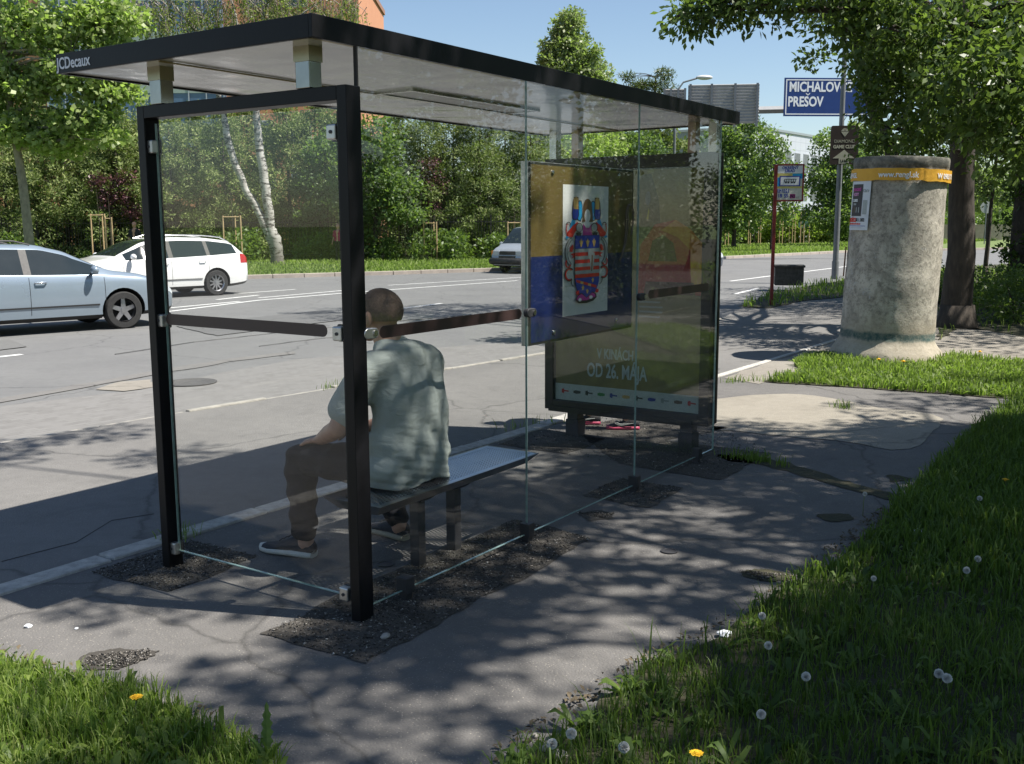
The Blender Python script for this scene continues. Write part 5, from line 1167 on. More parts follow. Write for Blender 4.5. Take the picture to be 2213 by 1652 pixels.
# grey office block on the right
d0 = 110; gb = thing('office_building', 'pale grey panel-clad office block with paired windows beyond the far trees', 'building', (at(1625, d0)[0], d0, -.1), rad(52))
m_gp = NT('grey_cladding'); v_ = m_gp.coord(); br = m_gp.n('ShaderNodeTexBrick'); br.offset = 0; br.inputs['Scale'].default_value = 1; br.inputs['Brick Width'].default_value = 1.4; br.inputs['Row Height'].default_value = .9; br.inputs['Mortar Size'].default_value = .02
br.inputs['Color1'].default_value = (.46, .48, .53, 1); br.inputs['Color2'].default_value = (.43, .455, .51, 1); br.inputs['Mortar'].default_value = (.3, .32, .36, 1)
sx_ = m_gp.n('ShaderNodeSeparateXYZ'); cb = m_gp.n('ShaderNodeCombineXYZ'); m_gp.l(v_, sx_.inputs[0]); m_gp.l(sx_.outputs[0], cb.inputs[0]); m_gp.l(sx_.outputs[2], cb.inputs[1]); m_gp.l(cb.outputs[0], br.inputs['Vector']); m_gp = m_gp.bsdf(br.outputs[0], .45)
HG = 11.6; LG = 46
MB().b2((0, 0, 0), (LG, 16, HG)).build('wall', m_gp, gb); MB().b2((-.1, -.12, HG), (LG+.1, 16.1, HG+.25)).build('roof', m_clamp, gb)
for x in (6, 6.8, 7.6, 8.6): MB().tube([(x, 2, HG+.2), (x, 2, HG+1.1)], .07, 6).build('antenna', m_clamp, gb)
m_bl = M('window_blind', (.16, .17, .17), (.10, .11, .12), 4, .4)
for z in (.9, 4.3, 7.7):
    for i in range(18):
        x = 1.0+i*2.5; f = MB().b2((x, -.06, z), (x+1.5, -.006, z+1.9)).build('window', M('window_frame_grey', (.5, .52, .55)), gb); MB().b2((x+.06, -.08, z+.06), (x+1.44, -.062, z+1.84)).build('pane', m_bl, f)
# distant pale wall at far right
fw = thing('garden_wall', 'low pale panel wall far off beyond the road on the right', 'wall', (at(2100, 96)[0], 96, -.1), rad(-8))
for i in range(9): MB().b2((-12+i*3, 0, 0), (-12+i*3+2.9, .12, 1.5)).build('panel', m_farkerb, fw)
# ================================================================== signs
m_gal = M('galvanised', (.20, .21, .22), (.15, .16, .17), 5, .55, .2); m_sb = M('sign_blue', (.006, .036, .17), (.005, .030, .145), 4, .4); m_sw = M('sign_white', (.78, .8, .8), (.7, .72, .72), 8, .4); m_sback = M('sign_back', (.38, .38, .37), (.30, .30, .30), 4, .5)
def vert(name, label, cat, px, d, z=-.1): 
    p = D(px, 485, d); return thing(name, label, cat, (p.x, d, z))
dG = 50; gx = at(1951, dG)[0]
gan = thing('gantry', 'grey overhead sign gantry reaching across the road from a post behind the pillar', 'gantry', (gx, dG, -.1))
MB().tube([(0, 0, 0), (0, 0, 8.6)], [.2, .16], 12).build('post', m_gal, gan, 60)
zb_ = lambda py: D(1700, py, dG).z+.1
bx = at(1400, dG-1)[0]-gx; MB().tube([(0, .25, zb_(236)), (bx, .1, zb_(247))], .17, 4).build('beam', m_gal, gan)
gs = thing('direction_sign', 'blue direction sign with white place names hung on the gantry', 'road sign', (at(1688, dG-.6)[0], dG-.6, zb_(259)-.1))
gs.rotation_euler = (0, 0, rad(4)); SW, SHh = 4.6, zb_(176)-zb_(259)-.02
MB().b2((0, 0, 0), (SW, .06, SHh)).build('panel', m_sb, gs)
bd_ = MB()
for a, b in (((.07, .07), (SW-.07, .12)), ((.07, SHh-.12), (SW-.07, SHh-.07)), ((.07, .12), (.12, SHh-.12)), ((SW-.12, .12), (SW-.07, SHh-.12))): bd_.b2((a[0], -.006, a[1]), (b[0], -.001, b[1]))
bd_.build('border', m_sw, gs)
text('MICHALOVCE', .62, m_sw, gs, (.22, -.004, 1.13), (1, 0, 0), (0, 0, 1), sx=.78, fat=.018)
pt_ = text('PRESOV', .62, m_sw, gs, (.18, -.004, .46), (1, 0, 0), (0, 0, 1), sx=.78, fat=.018)
fx_ = max(v.co.x for v in pt_.data.vertices)*.78
MB().prism([(-.10, .13), (-.10, .08), (0, 0), (.10, .08), (.10, .13), (0, .05)], (.18+fx_*.555, -.004, .94), (1, 0, 0), (0, 0, 1), 0, .003).build('caron', m_sw, gs)
def backsign(px0, px1, py0, py1, lab, d):
    x0 = at(px0, d)[0]; x1 = at(px1, d)[0]; z0 = D(px0, py1, d).z; z1 = D(px0, py0, d).z; t = thing('sign_panel', lab, 'road sign', (x0, d, z0), rad(-6))
    mb = MB(); n = int((z1-z0)/.13)
    for k in range(n): z = (z1-z0)*k/n; mb.add([(0, 0, z), (x1-x0, 0, z), (x1-x0, -.05, z+(z1-z0)/n*.8), (0, -.05, z+(z1-z0)/n*.8), (0, 0, z+(z1-z0)/n), (x1-x0, 0, z+(z1-z0)/n)], [(0, 1, 2, 3), (3, 2, 5, 4)])
    mb.b2((0, .01, 0), (x1-x0, .04, z1-z0)); mb.build('panel', m_sback, t)
    for f in (.03, .33, .66, .97): MB().b2(((x1-x0)*f-.05, -.14, -.15), ((x1-x0)*f+.05, -.06, z1-z0+.02)).build('rib', m_gal, t)
backsign(1484, 1632, 187, 272, 'large ribbed grey back of a road sign right above the end of the shelter roof', 47.6)
backsign(1432, 1478, 196, 262, 'small grey back of a road sign mostly hidden by the shelter roof', 47.2)
# street lamp far
sl_ = vert('street_lamp', 'pale street lamp with a curved arm showing above the shelter roof', 'street lamp', 1457, 62)
hz = D(1500, 172, 62).z+.1; ax_ = at(1505, 62)[0]-at(1457, 62)[0]
MB().tube([(0, 0, 0), (0, 0, hz-1.2)], [.11, .07], 10).build('pole', m_gal, sl_, 60)
MB().tube([(0, 0, hz-1.2), (.12, 0, hz-.7), (.45, 0, hz-.25), (ax_, 0, hz)], .05, 8).build('arm', m_gal, sl_, 60)
MB().ball((ax_+.35, 0, hz+.02), .5, 14, 8, (1, .45, .28)).build('lamp_head', M('lamp_shell', (.6, .6, .6), rough=.4), sl_, 180)
# lamp post carrying the brown sign
L0 = G(1806, 608); lp_ = thing('lamp_post', 'tall grey lamp post rising into the foliage behind the brown club sign', 'street lamp', (L0.x, L0.y, 0))
MB().tube([(0, 0, -.02), (0, 0, 3.2), (0, 0, 9)], [.085, .075, .055], 14).build('pole', m_gal, lp_, 60); MB().tube([(0, 0, 0), (0, 0, .5)], .10, 14).build('sleeve', m_gal, lp_, 60)
MB().tube([(0, 0, 9), (-.6, 0, 9.5), (-1.6, 0, 9.7)], .04, 8).build('arm', m_gal, lp_, 60)
dS = L0.y-.12; zS = lambda py: D(1820, py, dS).z
m_bs = M('sign_brown', (.040, .026, .022), (.032, .021, .018), 5, .5); m_cr = M('sign_cream', (.45, .44, .34), (.38, .37, .28), 6, .5)
bs = thing('club_sign', 'dark brown sign with a diamond, cream lettering and an upward arrow on the lamp post', 'sign', (at(1790, dS)[0], dS, zS(362)), rad(-3))
BWd, BH = at(1849, dS)[0]-at(1790, dS)[0], zS(278)-zS(362)
def rrect(w, h, r, n=5): 
    out = []
    for cx, cy, a in ((w-r, r, -PI/2), (w-r, h-r, 0), (r, h-r, PI/2), (r, r, PI)): out += [(cx+r*math.cos(a+PI/2*k/n), cy+r*math.sin(a+PI/2*k/n)) for k in range(n+1)]
    return out
MB().prism(rrect(BWd, BH, .06), (0, 0, 0), (1, 0, 0), (0, 0, 1), 0, .02).build('panel', m_bs, bs)
mb = MB(); O_ = (0, -.021, 0)
mb.prism([(BWd*.10, BH*.16), (BWd*.32, BH*.16), (BWd*.32, BH*.02), (BWd*.68, BH*.02), (BWd*.68, BH*.16), (BWd*.88, BH*.16), (BWd*.5, BH*.38)], O_, (1, 0, 0), (0, 0, 1), 0, .003)
mb.build('arrow', m_cr, bs)
mb = MB()
for q_ in ([(.36, .86), (.44, .93), (.49, .86)], [(.45, .93), (.55, .93), (.5, .87)], [(.56, .93), (.64, .86), (.51, .86)], [(.36, .845), (.45, .845), (.49, .72)], [(.46, .845), (.54, .845), (.5, .70)], [(.55, .845), (.64, .845), (.51, .72)]):
    mb.prism([(x*BWd, z*BH) for x, z in q_][::-1], O_, (1, 0, 0), (0, 0, 1), 0, .003)
mb.build('diamond', m_cr, bs)
text('DIAMOND', .128, m_cr, bs, (BWd/2, -.023, BH*.56), (1, 0, 0), (0, 0, 1), align='CENTER', sx=.95)
text('GAME CLUB', .125, m_cr, bs, (BWd/2, -.023, BH*.42), (1, 0, 0), (0, 0, 1), align='CENTER', sx=.92, fat=.006)
text('1,6 km', .10, i_k, bs, (BWd/2, -.026, BH*.065), (1, 0, 0), (0, 0, 1), align='CENTER', sx=.8, fat=.004)
# red bus stop pole
m_rp = M('red_paint', (.20, .018, .016), (.13, .012, .012), 12, .45); P0 = G(1668, 665)
bp_ = thing('bus_stop_sign', 'slim red bus stop pole with a plate of route numbers', 'bus stop sign', (P0.x, P0.y, 0), rad(-6))
dB = P0.y; kx = dB/2210; zB = lambda py: D(1700, py, dB).z
MB().b2((-.032, -.025, -.02), (.032, .025, zB(361))).build('pole', m_rp, bp_, bevel=.005)
pw_, pz0, pz1 = .50, zB(441), zB(360)
MB().b2((.034, -.02, pz0), (.034+pw_, .02, pz0+.03)).b2((.034, -.02, pz1-.03), (.034+pw_, .02, pz1)).b2((pw_+.004, -.02, pz0+.03), (pw_+.034, .02, pz1-.03)).build('frame', m_rp, bp_)
pl_ = MB().b2((.034, -.012, pz0+.03), (pw_+.004, .012, pz1-.03)).build('plate', M('plate_cream', (.62, .62, .52), (.55, .56, .47), 3, .4), bp_)
PW2, PH2 = pw_-.03, pz1-pz0-.06; PX0 = .034
def pr(x0, y0, x1, y1, m, h, nm='mark'): return MB().b2((PX0+x0*PW2, -.012-h-.001, pz0+.03+y0*PH2), (PX0+x1*PW2, -.012-h, pz0+.03+y1*PH2)).build(nm, m, pl_)
pr(0, .78, 1, 1, m_sw, .0005); pr(0, .66, 1, .78, M('plate_yellow', (.62, .55, .16)), .0005); pr(.6, .62, 1, .77, i_lb, .002); pr(0, .40, .25, .66, i_lb, .002); pr(0, .34, 1, .40, M('plate_yellow', (.6, .5, .1)), .0005)
pr(.08, .40, .92, .70, i_b, .0035); pr(.13, .43, .87, .67, m_sw, .005)
text('OKRESNÝ', .072, i_b, pl_, (PX0+PW2/2, -.014, pz0+.03+PH2*.90), (1, 0, 0), (0, 0, 1), align='CENTER', sx=.95, fat=.003)
text('ÚRAD', .072, i_b, pl_, (PX0+PW2/2, -.014, pz0+.03+PH2*.81), (1, 0, 0), (0, 0, 1), align='CENTER', sx=.95, fat=.003)
MB().prism([(-.012, .016), (-.012, .010), (0, 0), (.012, .010), (.012, .016), (0, .006)], (PX0+PW2*.57, -.0142, pz0+.03+PH2*.90+.056), (1, 0, 0), (0, 0, 1), 0, .002).build('caron', i_b, pl_)
bu = MB(); Yb = -.0185
def bb(x0, y0, x1, y1): bu.b2((PX0+x0*PW2, Yb-.001, pz0+.03+y0*PH2), (PX0+x1*PW2, Yb, pz0+.03+y1*PH2))
bb(.27, .595, .77, .61); bb(.27, .52, .74, .535); 
for x in (.27, .36, .45, .54, .63, .72): bb(x, .535, x+.022, .595)
for x in (.34, .44, .58, .68): bu.lathe([(.018, 0), (.018, .001)], (PX0+x*PW2, Yb, pz0+.03+.51*PH2), 10, (0, -1, 0))
bu.build('bus_symbol', i_k, pl_)
def tt(s, x, y, m, sz=.095): return text(s, sz, m, pl_, (PX0+x*PW2, -.0165, pz0+.03+y*PH2), (1, 0, 0), (0, 0, 1), sx=.85, fat=.003)
pr(.02, .21, .22, .32, i_b, .002); pr(.26, .21, .48, .32, i_b, .002); tt('12', .03, .225, m_sw); tt('14', .28, .225, m_sw); tt('18', .03, .075, i_b); tt('55', .28, .075, i_b); pr(.52, .05, .74, .17, i_m, .002); tt('N2', .54, .07, i_k, .08); tt('RT', .78, .04, i_gy, .05)
# small green sign far
gsn = vert('small_sign', 'small green sign on a thin post in the far verge', 'sign', 1741, 78, -.1)
MB().tube([(0, 0, 0), (0, 0, 2.0)], .04, 8).build('post', m_gal, gsn); MB().b2((-.45, -.06, 1.35), (.45, -.045, 1.95)).build('panel', M('dull_green', (.08, .16, .12), (.06, .13, .1)), gsn)
rs2 = vert('road_sign', 'round road sign on a post seen from behind, right of the thick trunk', 'road sign', 2133, 78, -.1)
MB().tube([(0, 0, 0), (0, 0, 3.2)], .04, 8).build('post', m_gal, rs2); MB().lathe([(.45, 0), (.45, .03)], (0, 0, 2.8), 16, (0, 1, 0)).build('panel', m_sback, rs2)
# litter bin of rough concrete
bx0 = G(1676, 622); bn_ = thing('litter_bin', 'squat dark concrete litter bin in the grass behind the red bus stop pole', 'litter bin', (bx0.x, bx0.y, 0), rad(-12))
m_dc = M('dark_exposed_concrete', (.10, .095, .085), (.045, .043, .038), 14, .95, bump=1.0, bscale=40)
mb = MB(); mb.b2((0, 0, 0), (.72, .09, .46)); mb.b2((0, .51, 0), (.72, .60, .46)); mb.b2((0, .09, 0), (.09, .51, .46)); mb.b2((.63, .09, 0), (.72, .51, .46)); mb.b2((.09, .09, 0), (.63, .51, .1)); mb.build('body', m_dc, bn_, bevel=.012)
mb = MB(); mb.b2((-.03, -.03, .462), (.75, .12, .52)); mb.b2((-.03, .48, .462), (.75, .63, .52)); mb.b2((-.03, .12, .462), (.12, .48, .52)); mb.b2((.60, .12, .462), (.75, .48, .52)); mb.build('rim', m_dc, bn_, bevel=.01)
# ================================================================== concrete advertising pillar
def pillar_mat():
    t = NT('stained_concrete'); v = t.coord(); big = t.noise(v, 1.1, 5, .65, .8); mid = t.noise(v, 5, 7, .72, .5); fine = t.noise(v, 19, 6, .82)
    sp = t.n('ShaderNodeSeparateXYZ'); t.l(v, sp.inputs[0]); z = sp.outputs[2]
    c = t.mix(t.ramp(big, [(.32, 0), (.68, 1)]), (.56, .52, .44), (.40, .37, .31))
    c = t.mix(t.math('MULTIPLY', t.ramp(mid, [(.42, 0), (.58, 1)]), .6), c, (.20, .185, .155)); c = t.mix(t.math('MULTIPLY', t.ramp(fine, [(.50, 0), (.60, 1)]), .6), c, (.11, .10, .085))
    vs = t.coord((9, 9, .7)); st = t.noise(vs, 1.0, 4, .6); c = t.mix(t.math('MULTIPLY', t.ramp(st, [(.5, 0), (.75, 1)]), .35), c, (.12, .11, .095))
    pn = t.noise(t.coord((1, 1, 1)), 3.3, 3, .5, 1.5); pn2 = t.noise(v, 30, 4, .7)
    c = t.mix(t.math('MULTIPLY', t.ramp(pn, [(.63, 0), (.68, 1)]), t.math('MULTIPLY', t.ramp(pn2, [(.5, 0), (.6, 1)]), .55)), c, (.45, .47, .50))
    # clean band low down, moss-green ring, dark top
    wz = t.math('ADD', z, t.math('MULTIPLY', t.math('SUBTRACT', mid, .5), .10))
    up = t.n('ShaderNodeMapRange'); up.inputs[1].default_value = .40; up.inputs[2].default_value = .58; t.l(wz, up.inputs[0]); c = t.mix(t.math('MULTIPLY', t.math('SUBTRACT', 1, up.outputs[0]), .6), c, (.36, .31, .235))
    def bandm(a, b, s=.03):
        m1 = t.n('ShaderNodeMapRange'); m1.inputs[1].default_value = a-s; m1.inputs[2].default_value = a+s; t.l(wz, m1.inputs[0]); m2 = t.n('ShaderNodeMapRange'); m2.inputs[1].default_value = b-s; m2.inputs[2].default_value = b+s; t.l(wz, m2.inputs[0])
        return t.math('SUBTRACT', m1.outputs[0], m2.outputs[0])
    c = t.mix(t.math('MULTIPLY', bandm(.255, .345, .015), t.ramp(fine, [(.35, .5), (.6, .95)])), c, (.035, .085, .085)); c = t.mix(t.math('MULTIPLY', t.math('MULTIPLY', bandm(2.20, 3, .02), t.ramp(mid, [(.3, .45), (.6, 1)])), .85), c, (.055, .06, .052))
    return t.bsdf(c, .92, 0, .3, t.math('ADD', t.math('MULTIPLY', mid, .6), fine), .7, .012)
mp_ = pillar_mat(); CP = Vector((4.45, 12.1, 0))
pi_ = thing('advertising_pillar', 'leaning weathered concrete advertising pillar with a yellow paper band and old posters', 'advertising pillar', CP); pi_.rotation_euler = (0, rad(1.9), 0)
SR = lambda z: .530-(z-.4)*.009
pr_ = [(SR(.3), .30), (SR(.7), .7), (SR(1.2), 1.2), (SR(1.8), 1.8), (SR(2.2), 2.2), (.520, 2.22), (.526, 2.24), (.526, 2.31), (.515, 2.33), (.46, 2.335), (.45, 2.28), (.0, 2.28)]
mb = MB(); prof = [(.60, -.25), (.645, -.1), (.645, .05), (.615, .12), (.565, .19), (.54, .235)]+pr_; nn = 72
ax2 = [(r, z) for r, z in prof]; ze = []
for (a, b) in zip(ax2[:-1], ax2[1:]):
    k = max(1, int((b[1]-a[1])/.05)) if b[1] > a[1] else 1
    for j in range(k): ze.append((a[0]+(b[0]-a[0])*j/k, a[1]+(b[1]-a[1])*j/k))
ze.append(ax2[-1]); mb.lathe(ze, (0, 0, 0), nn, caps=False)
def roughen(v):
    v = Vector(v); k = noise.noise(v*3.1)*.010+noise.noise(v*11)*.005+(noise.noise(v*7)*.02 if v.z > 2.2 or v.z < .22 else 0)
    return tuple(v + (Vector((v.x, v.y, 0)).normalized()*k if v.x**2+v.y**2 > .05 else Vector((0, 0, 0))))
mb.v = [roughen(v) for v in mb.v]
mb.build('shaft', mp_, pi_, 40)
def curved(name, a0, a1, z0, z1, mat, r=.585, parent=None, n=30, wob=0.0):
    mb = MB(); vs = []; fs = []; rnd = random.Random(3)
    for k in range(n+1):
        a = a0+(a1-a0)*k/n; o = wob*noise.noise((a*6, 1.3, 0)); rr_ = r+wob*.6*noise.noise((a*20, 0, 0)); s = Vector((math.sin(a), -math.cos(a), 0)); d0 = SR(z0)-.56+.004; d1 = SR(z1)-.56+.004; vs += [s*(rr_+d0)+Vector((0, 0, z0+o)), s*(rr_+d1)+Vector((0, 0, z1+o*.5)), s*(rr_+d0-.004)+Vector((0, 0, z0+o)), s*(rr_+d1-.004)+Vector((0, 0, z1+o*.5))]
    for k in range(n): b = k*4; fs += [(b, b+4, b+5, b+1), (b+2, b+3, b+7, b+6), (b+1, b+5, b+7, b+3), (b, b+2, b+6, b+4)]
    return mb.add(vs, fs).build(name, mat, parent or pi_, 60)
m_yb = M('amber_paper', (.66, .36, .03), (.58, .30, .02), 12, .6, bump=.5, bscale=14)
AC = math.atan2(-CP.x, CP.y)   # direction of the side facing the road camera, measured like curved()
bandp = curved('paper_band', AC-1.45, AC+2.4, 2.06, 2.195, m_yb, .588, n=90, wob=.014)
def ctext(s, a0, z, size, mat, parent, r, sx=.9, fat=.002):
    cu = bpy.data.curves.new('lettering', 'FONT'); cu.body = s; cu.size = size; cu.extrude = .0008; cu.offset = fat; cu.resolution_u = 2; t = bpy.data.objects.new('lettering', cu); C.objects.link(t)
    me = bpy.data.meshes.new_from_object(t.evaluated_get(bpy.context.evaluated_depsgraph_get())); C.objects.unlink(t); bpy.data.objects.remove(t); me.materials.clear()
    for v in me.vertices:
        rr_ = r+.006+v.co.z+SR(z+v.co.y)-.56; a = a0+v.co.x*sx/rr_; zz = z+v.co.y; v.co = (math.sin(a)*rr_, -math.cos(a)*rr_, zz)
    return link_mesh('lettering', me, mat, parent)
ctext('www.rengl.sk', AC-.44, 2.095, .088, m_sw, bandp, .592); ctext('W 0903 70', AC+.78, 2.095, .080, m_sw, bandp, .592); ctext('RENGL', AC-1.42, 2.095, .080, m_sw, bandp, .592)
pa = curved('poster', AC-1.22, AC-.60, 1.50, 2.055, M('poster_paper', (.62, .65, .68), (.52, .55, .58), 7, .7), .581)
pb2 = curved('dark_poster', AC-1.15, AC-.80, 1.66, 2.02, M('poster_black', (.045, .04, .045), (.03, .028, .03), 8, .6), .5845, pa)
ctext('HRADSKÉ', AC-1.12, 1.945, .046, i_m, pb2, .586, .75); ctext('HODY', AC-1.10, 1.89, .048, M('poster_pink', (.6, .3, .5)), pb2, .586, .75); ctext('1.5.2022', AC-1.12, 1.825, .038, m_sw, pb2, .586, .8); ctext('19:00', AC-1.08, 1.785, .03, i_gy, pb2, .586)
ctext('KOŠICE', AC-1.21, 1.595, .06, i_r, pa, .582, .7, .004); ctext('30. 1. 2022', AC-.95, 1.60, .05, i_k, pa, .582, .62, .002); ctext('Východoslovenské múzeum', AC-1.20, 1.565, .022, i_r, pa, .582, .9); 
curved('print_line', AC-1.18, AC-.66, 1.545, 1.551, i_b, .5835, pa); curved('print_line', AC-1.16, AC-.76, 1.525, 1.528, i_gy, .5835, pa)
for a_ in (-1.10, -1.03, -.96, -.88): curved('figure_print', AC+a_-.012, AC+a_+.012, 1.70, 1.76, i_gy if a_ > -1 else i_br, .5858, pb2, 3)
curved('figure_print', AC-.77, AC-.66, 1.68, 1.84, i_gy, .5835, pa, 4); ctext('Cisár', AC-.79, 1.93, .05, i_gy, pa, .582, .8)
curved('orange_notice', AC-1.75, AC-1.42, .95, 1.30, M('orange_notice', (.5, .22, .08)), .583)
# ================================================================== vehicles
m_tyre = M('tyre', (.02, .02, .02), (.03, .03, .03), 20, .85); m_rim = M('alloy', (.5, .5, .52), (.4, .4, .42), 10, .3, .9); m_cg = M('car_glass', (.016, .022, .022), (.012, .018, .018), 3, .03, spec=.9); m_trim = M('black_plastic', (.02, .02, .021), (.016, .016, .017), 30, .55); m_chr = M('chrome', (.7, .7, .7), rough=.12, metal=1.0)
m_lens = M('head_lens', (.55, .58, .6), (.4, .42, .45), 30, .1, spec=.8); m_tail = M('tail_lens', (.42, .015, .012), (.3, .01, .01), 30, .15, spec=.8); m_amb = M('amber_lens', (.75, .28, .03), (.6, .2, .02), 30, .2)
def car(label, cat, loc, rz, paint, P, spokes=5, name='car', plate=None):
    t = thing(name, label, cat, loc, rz)
    xs = sorted(set([round(x, 3) for x in list(np.linspace(P['x'][0], P['x'][-1], 61))] + [w for ab in P['win'] for w in ab] + list(P['ws'])+list(P['rw'])))
    X = np.array(P['x']); f = lambda key, x: float(np.interp(x, X, P[key]))
    def sm(key, x): return .25*f(key, x-.06)+.5*f(key, x)+.25*f(key, x+.06) if X[0]+.1 < x < X[-1]-.1 else f(key, x)
    rings = []
    for x in xs:
        zt_, zb, hw, rw_, bt = sm('top', x), sm('belt', x), sm('w', x), sm('rw', x), sm('bot', x); zb = min(zb, zt_-.02)
        hh = zt_-zb
        rings.append([(0, bt), (hw-.12, bt), (hw-.025, bt+.07), (hw, bt+.24 if bt+.24 < zb-.1 else zb*.6), (hw+.004, .60 if zb > .7 else zb*.85), (hw-.006, min(.80, zb*.93)), (hw-.035, zb-.012), (hw-.05, zb+.012*min(1, hh*5)), (rw_+(hw-.05-rw_)*.12, zt_-min(.09, hh*.25)), (rw_-.05, zt_-min(.025, hh*.1)), (rw_*.55, zt_-.004), (0, zt_)])
    n = 12; vs = []; 
    for x, rg in zip(xs, rings):
        vs += [(x, y, z) for y, z in rg] + [(x, -y, z) for y, z in rg[-2:0:-1]]
    N = 22; fs = []; cls = []
    def row(k): return k if k < 11 else 21-k
    for i in range(len(xs)-1):
        xm = (xs[i]+xs[i+1])/2
        for k in range(N):
            k2 = (k+1) % N; fs.append((i*N+k, i*N+k2, (i+1)*N+k2, (i+1)*N+k)); r = row(k); c = 'b'
            if r == 7 and any(a < xm < b for a, b in P['win']): c = 'w%d_%d' % ([j for j, (a, b) in enumerate(P['win']) if a < xm < b][0], k < 11)
            elif r == 7 and P['win'][0][0] < xm < P['win'][-1][1]: c = 'pil%d_%d' % (sum(xm > a for a, b in P['win']), k < 11)
            elif r >= 9 and P['ws'][0] < xm < P['ws'][1]: c = 'ws'
            elif r >= 9 and P['rw'+'_'][0] < xm < P['rw'+'_'][1]: c = 'rw'
            elif r in (4, 5) and P['hl'][0] < xm < P['hl'][1]: c = 'hl%d' % (k < 11)
            elif r in (5, 6) and P['tl'][0] < xm < P['tl'][1]: c = 'tl%d' % (k < 11)
            elif r <= 1 : c = 'trim'
            cls.append(c)
    fs.append(tuple(range(N-1, -1, -1))); fs.append(tuple((len(xs)-1)*N+k for k in range(N))); cls += ['b', 'b']
    area_flip = True
    me = bpy.data.meshes.new('body'); me.from_pydata(vs, [], fs); bm = bmesh.new(); bm.from_mesh(me); bmesh.ops.recalc_face_normals(bm, faces=bm.faces); bm.to_mesh(me); bm.free()
    for c_, p in zip(cls, me.polygons): p.material_index = 1 if c_ == 'trim' else 0
    body = link_mesh('body', me, [paint, m_trim, m_dark], None, 35)
    # wheel arches cut out with a boolean
    cut = MB()
    for wx in P['wheels']:
        for s in (-1, 1): cut.tube([(wx, s*.55, P['r']+.01), (wx, s*1.2, P['r']+.01)], P['r']+.055, 28)
    co_ = cut.build('cutter', [paint, m_trim, m_dark]); bm = bmesh.new(); bm.from_mesh(co_.data); bmesh.ops.recalc_face_normals(bm, faces=bm.faces); bm.to_mesh(co_.data); bm.free()
    for p in co_.data.polygons: p.material_index = 2
    bo = body.modifiers.new('b', 'BOOLEAN'); bo.operation = 'DIFFERENCE'; bo.object = co_; bo.solver = 'EXACT'; baked(body); bpy.data.objects.remove(co_); body.parent = t
    nm = [Vector(v.normal) for v in bpy.data.meshes['body' if False else me.name].vertices] if False else None
    # panels on the same surface, a few mm proud
    tmp = bpy.data.meshes.new('tmp'); tmp.from_pydata(vs, [], fs); bm = bmesh.new(); bm.from_mesh(tmp); bmesh.ops.recalc_face_normals(bm, faces=bm.faces); bm.to_mesh(tmp); bm.free(); vn = [Vector(v.normal) for v in tmp.vertices]
    def panel(name, pred, mat, off=.004, parent=t, inset=0):
        idx = [i for i, c_ in enumerate(cls) if pred(c_)]
        if not idx: return None
        used = {}; V = []; F = []
        for i in idx:
            q_ = []
            for v in tmp.polygons[i].vertices:
                if v not in used: used[v] = len(V); V.append(tuple(Vector(vs[v])+vn[v]*off))
                q_.append(used[v])
            F.append(tuple(q_))
        return MB().add(V, F).build(name, mat, parent, 40)
    for c_ in sorted(set(cls)):
        if c_[0] == 'w' and c_[1].isdigit(): panel('side_window', lambda q_, c_=c_: q_ == c_, m_cg)
        elif c_[:3] == 'pil': panel('pillar_trim', lambda q_, c_=c_: q_ == c_, m_trim, .0035)
        elif c_ == 'ws': panel('windscreen', lambda q_: q_ == 'ws', m_cg)
        elif c_ == 'rw': panel('rear_window', lambda q_: q_ == 'rw', m_cg)
        elif c_[:2] == 'hl': panel('headlight', lambda q_, c_=c_: q_ == c_, m_lens)
        elif c_[:2] == 'tl': panel('tail_light', lambda q_, c_=c_: q_ == c_, m_tail)
    # wheels
    for wx in P['wheels']:
        for s in (-1, 1):
            y = s*(P['wy']); r = P['r']; w_ = MB().lathe([(r*.64, -.10), (r*.93, -.10), (r, -.07), (r, .07), (r*.93, .10), (r*.64, .10)], (wx, y, r), 32, (0, 1, 0), caps=False).build('wheel', m_tyre, t, 40)
            mb = MB(); mb.lathe([(r*.66, -.09), (r*.66, .09), (r*.60, .07*1), (r*.60, -.07)], (wx, y, r), 32, (0, 1, 0), caps=False); mb.lathe([(r*.14, 0), (r*.14, .075)], (wx, y, r), 14, (0, s, 0))
            for k in range(spokes):
                a = 2*PI*k/spokes+.3; d_ = Vector((math.cos(a), 0, math.sin(a))); c0_ = Vector((wx, y+s*.06, r)); wd = r*(.13 if spokes < 8 else .07)
                sd_ = Vector((-d_.z, 0, d_.x)); mb.add([c0_+d_*r*.1-sd_*wd, c0_+d_*r*.1+sd_*wd, c0_+d_*r*.62+sd_*wd*.75+Vector((0, -s*.01, 0)), c0_+d_*r*.62-sd_*wd*.75+Vector((0, -s*.01, 0)), c0_+d_*r*.1-sd_*wd-Vector((0, s*.03, 0)), c0_+d_*r*.1+sd_*wd-Vector((0, s*.03, 0)), c0_+d_*r*.62+sd_*wd*.75-Vector((0, s*.04, 0)), c0_+d_*r*.62-sd_*wd*.75-Vector((0, s*.04, 0))], [(0, 1, 2, 3), (0, 3, 7, 4), (1, 5, 6, 2), (4, 7, 6, 5)])
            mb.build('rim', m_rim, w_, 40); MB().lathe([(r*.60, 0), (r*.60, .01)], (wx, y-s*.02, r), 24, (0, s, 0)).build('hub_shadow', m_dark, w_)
    f2 = lambda key, x: f(key, x)
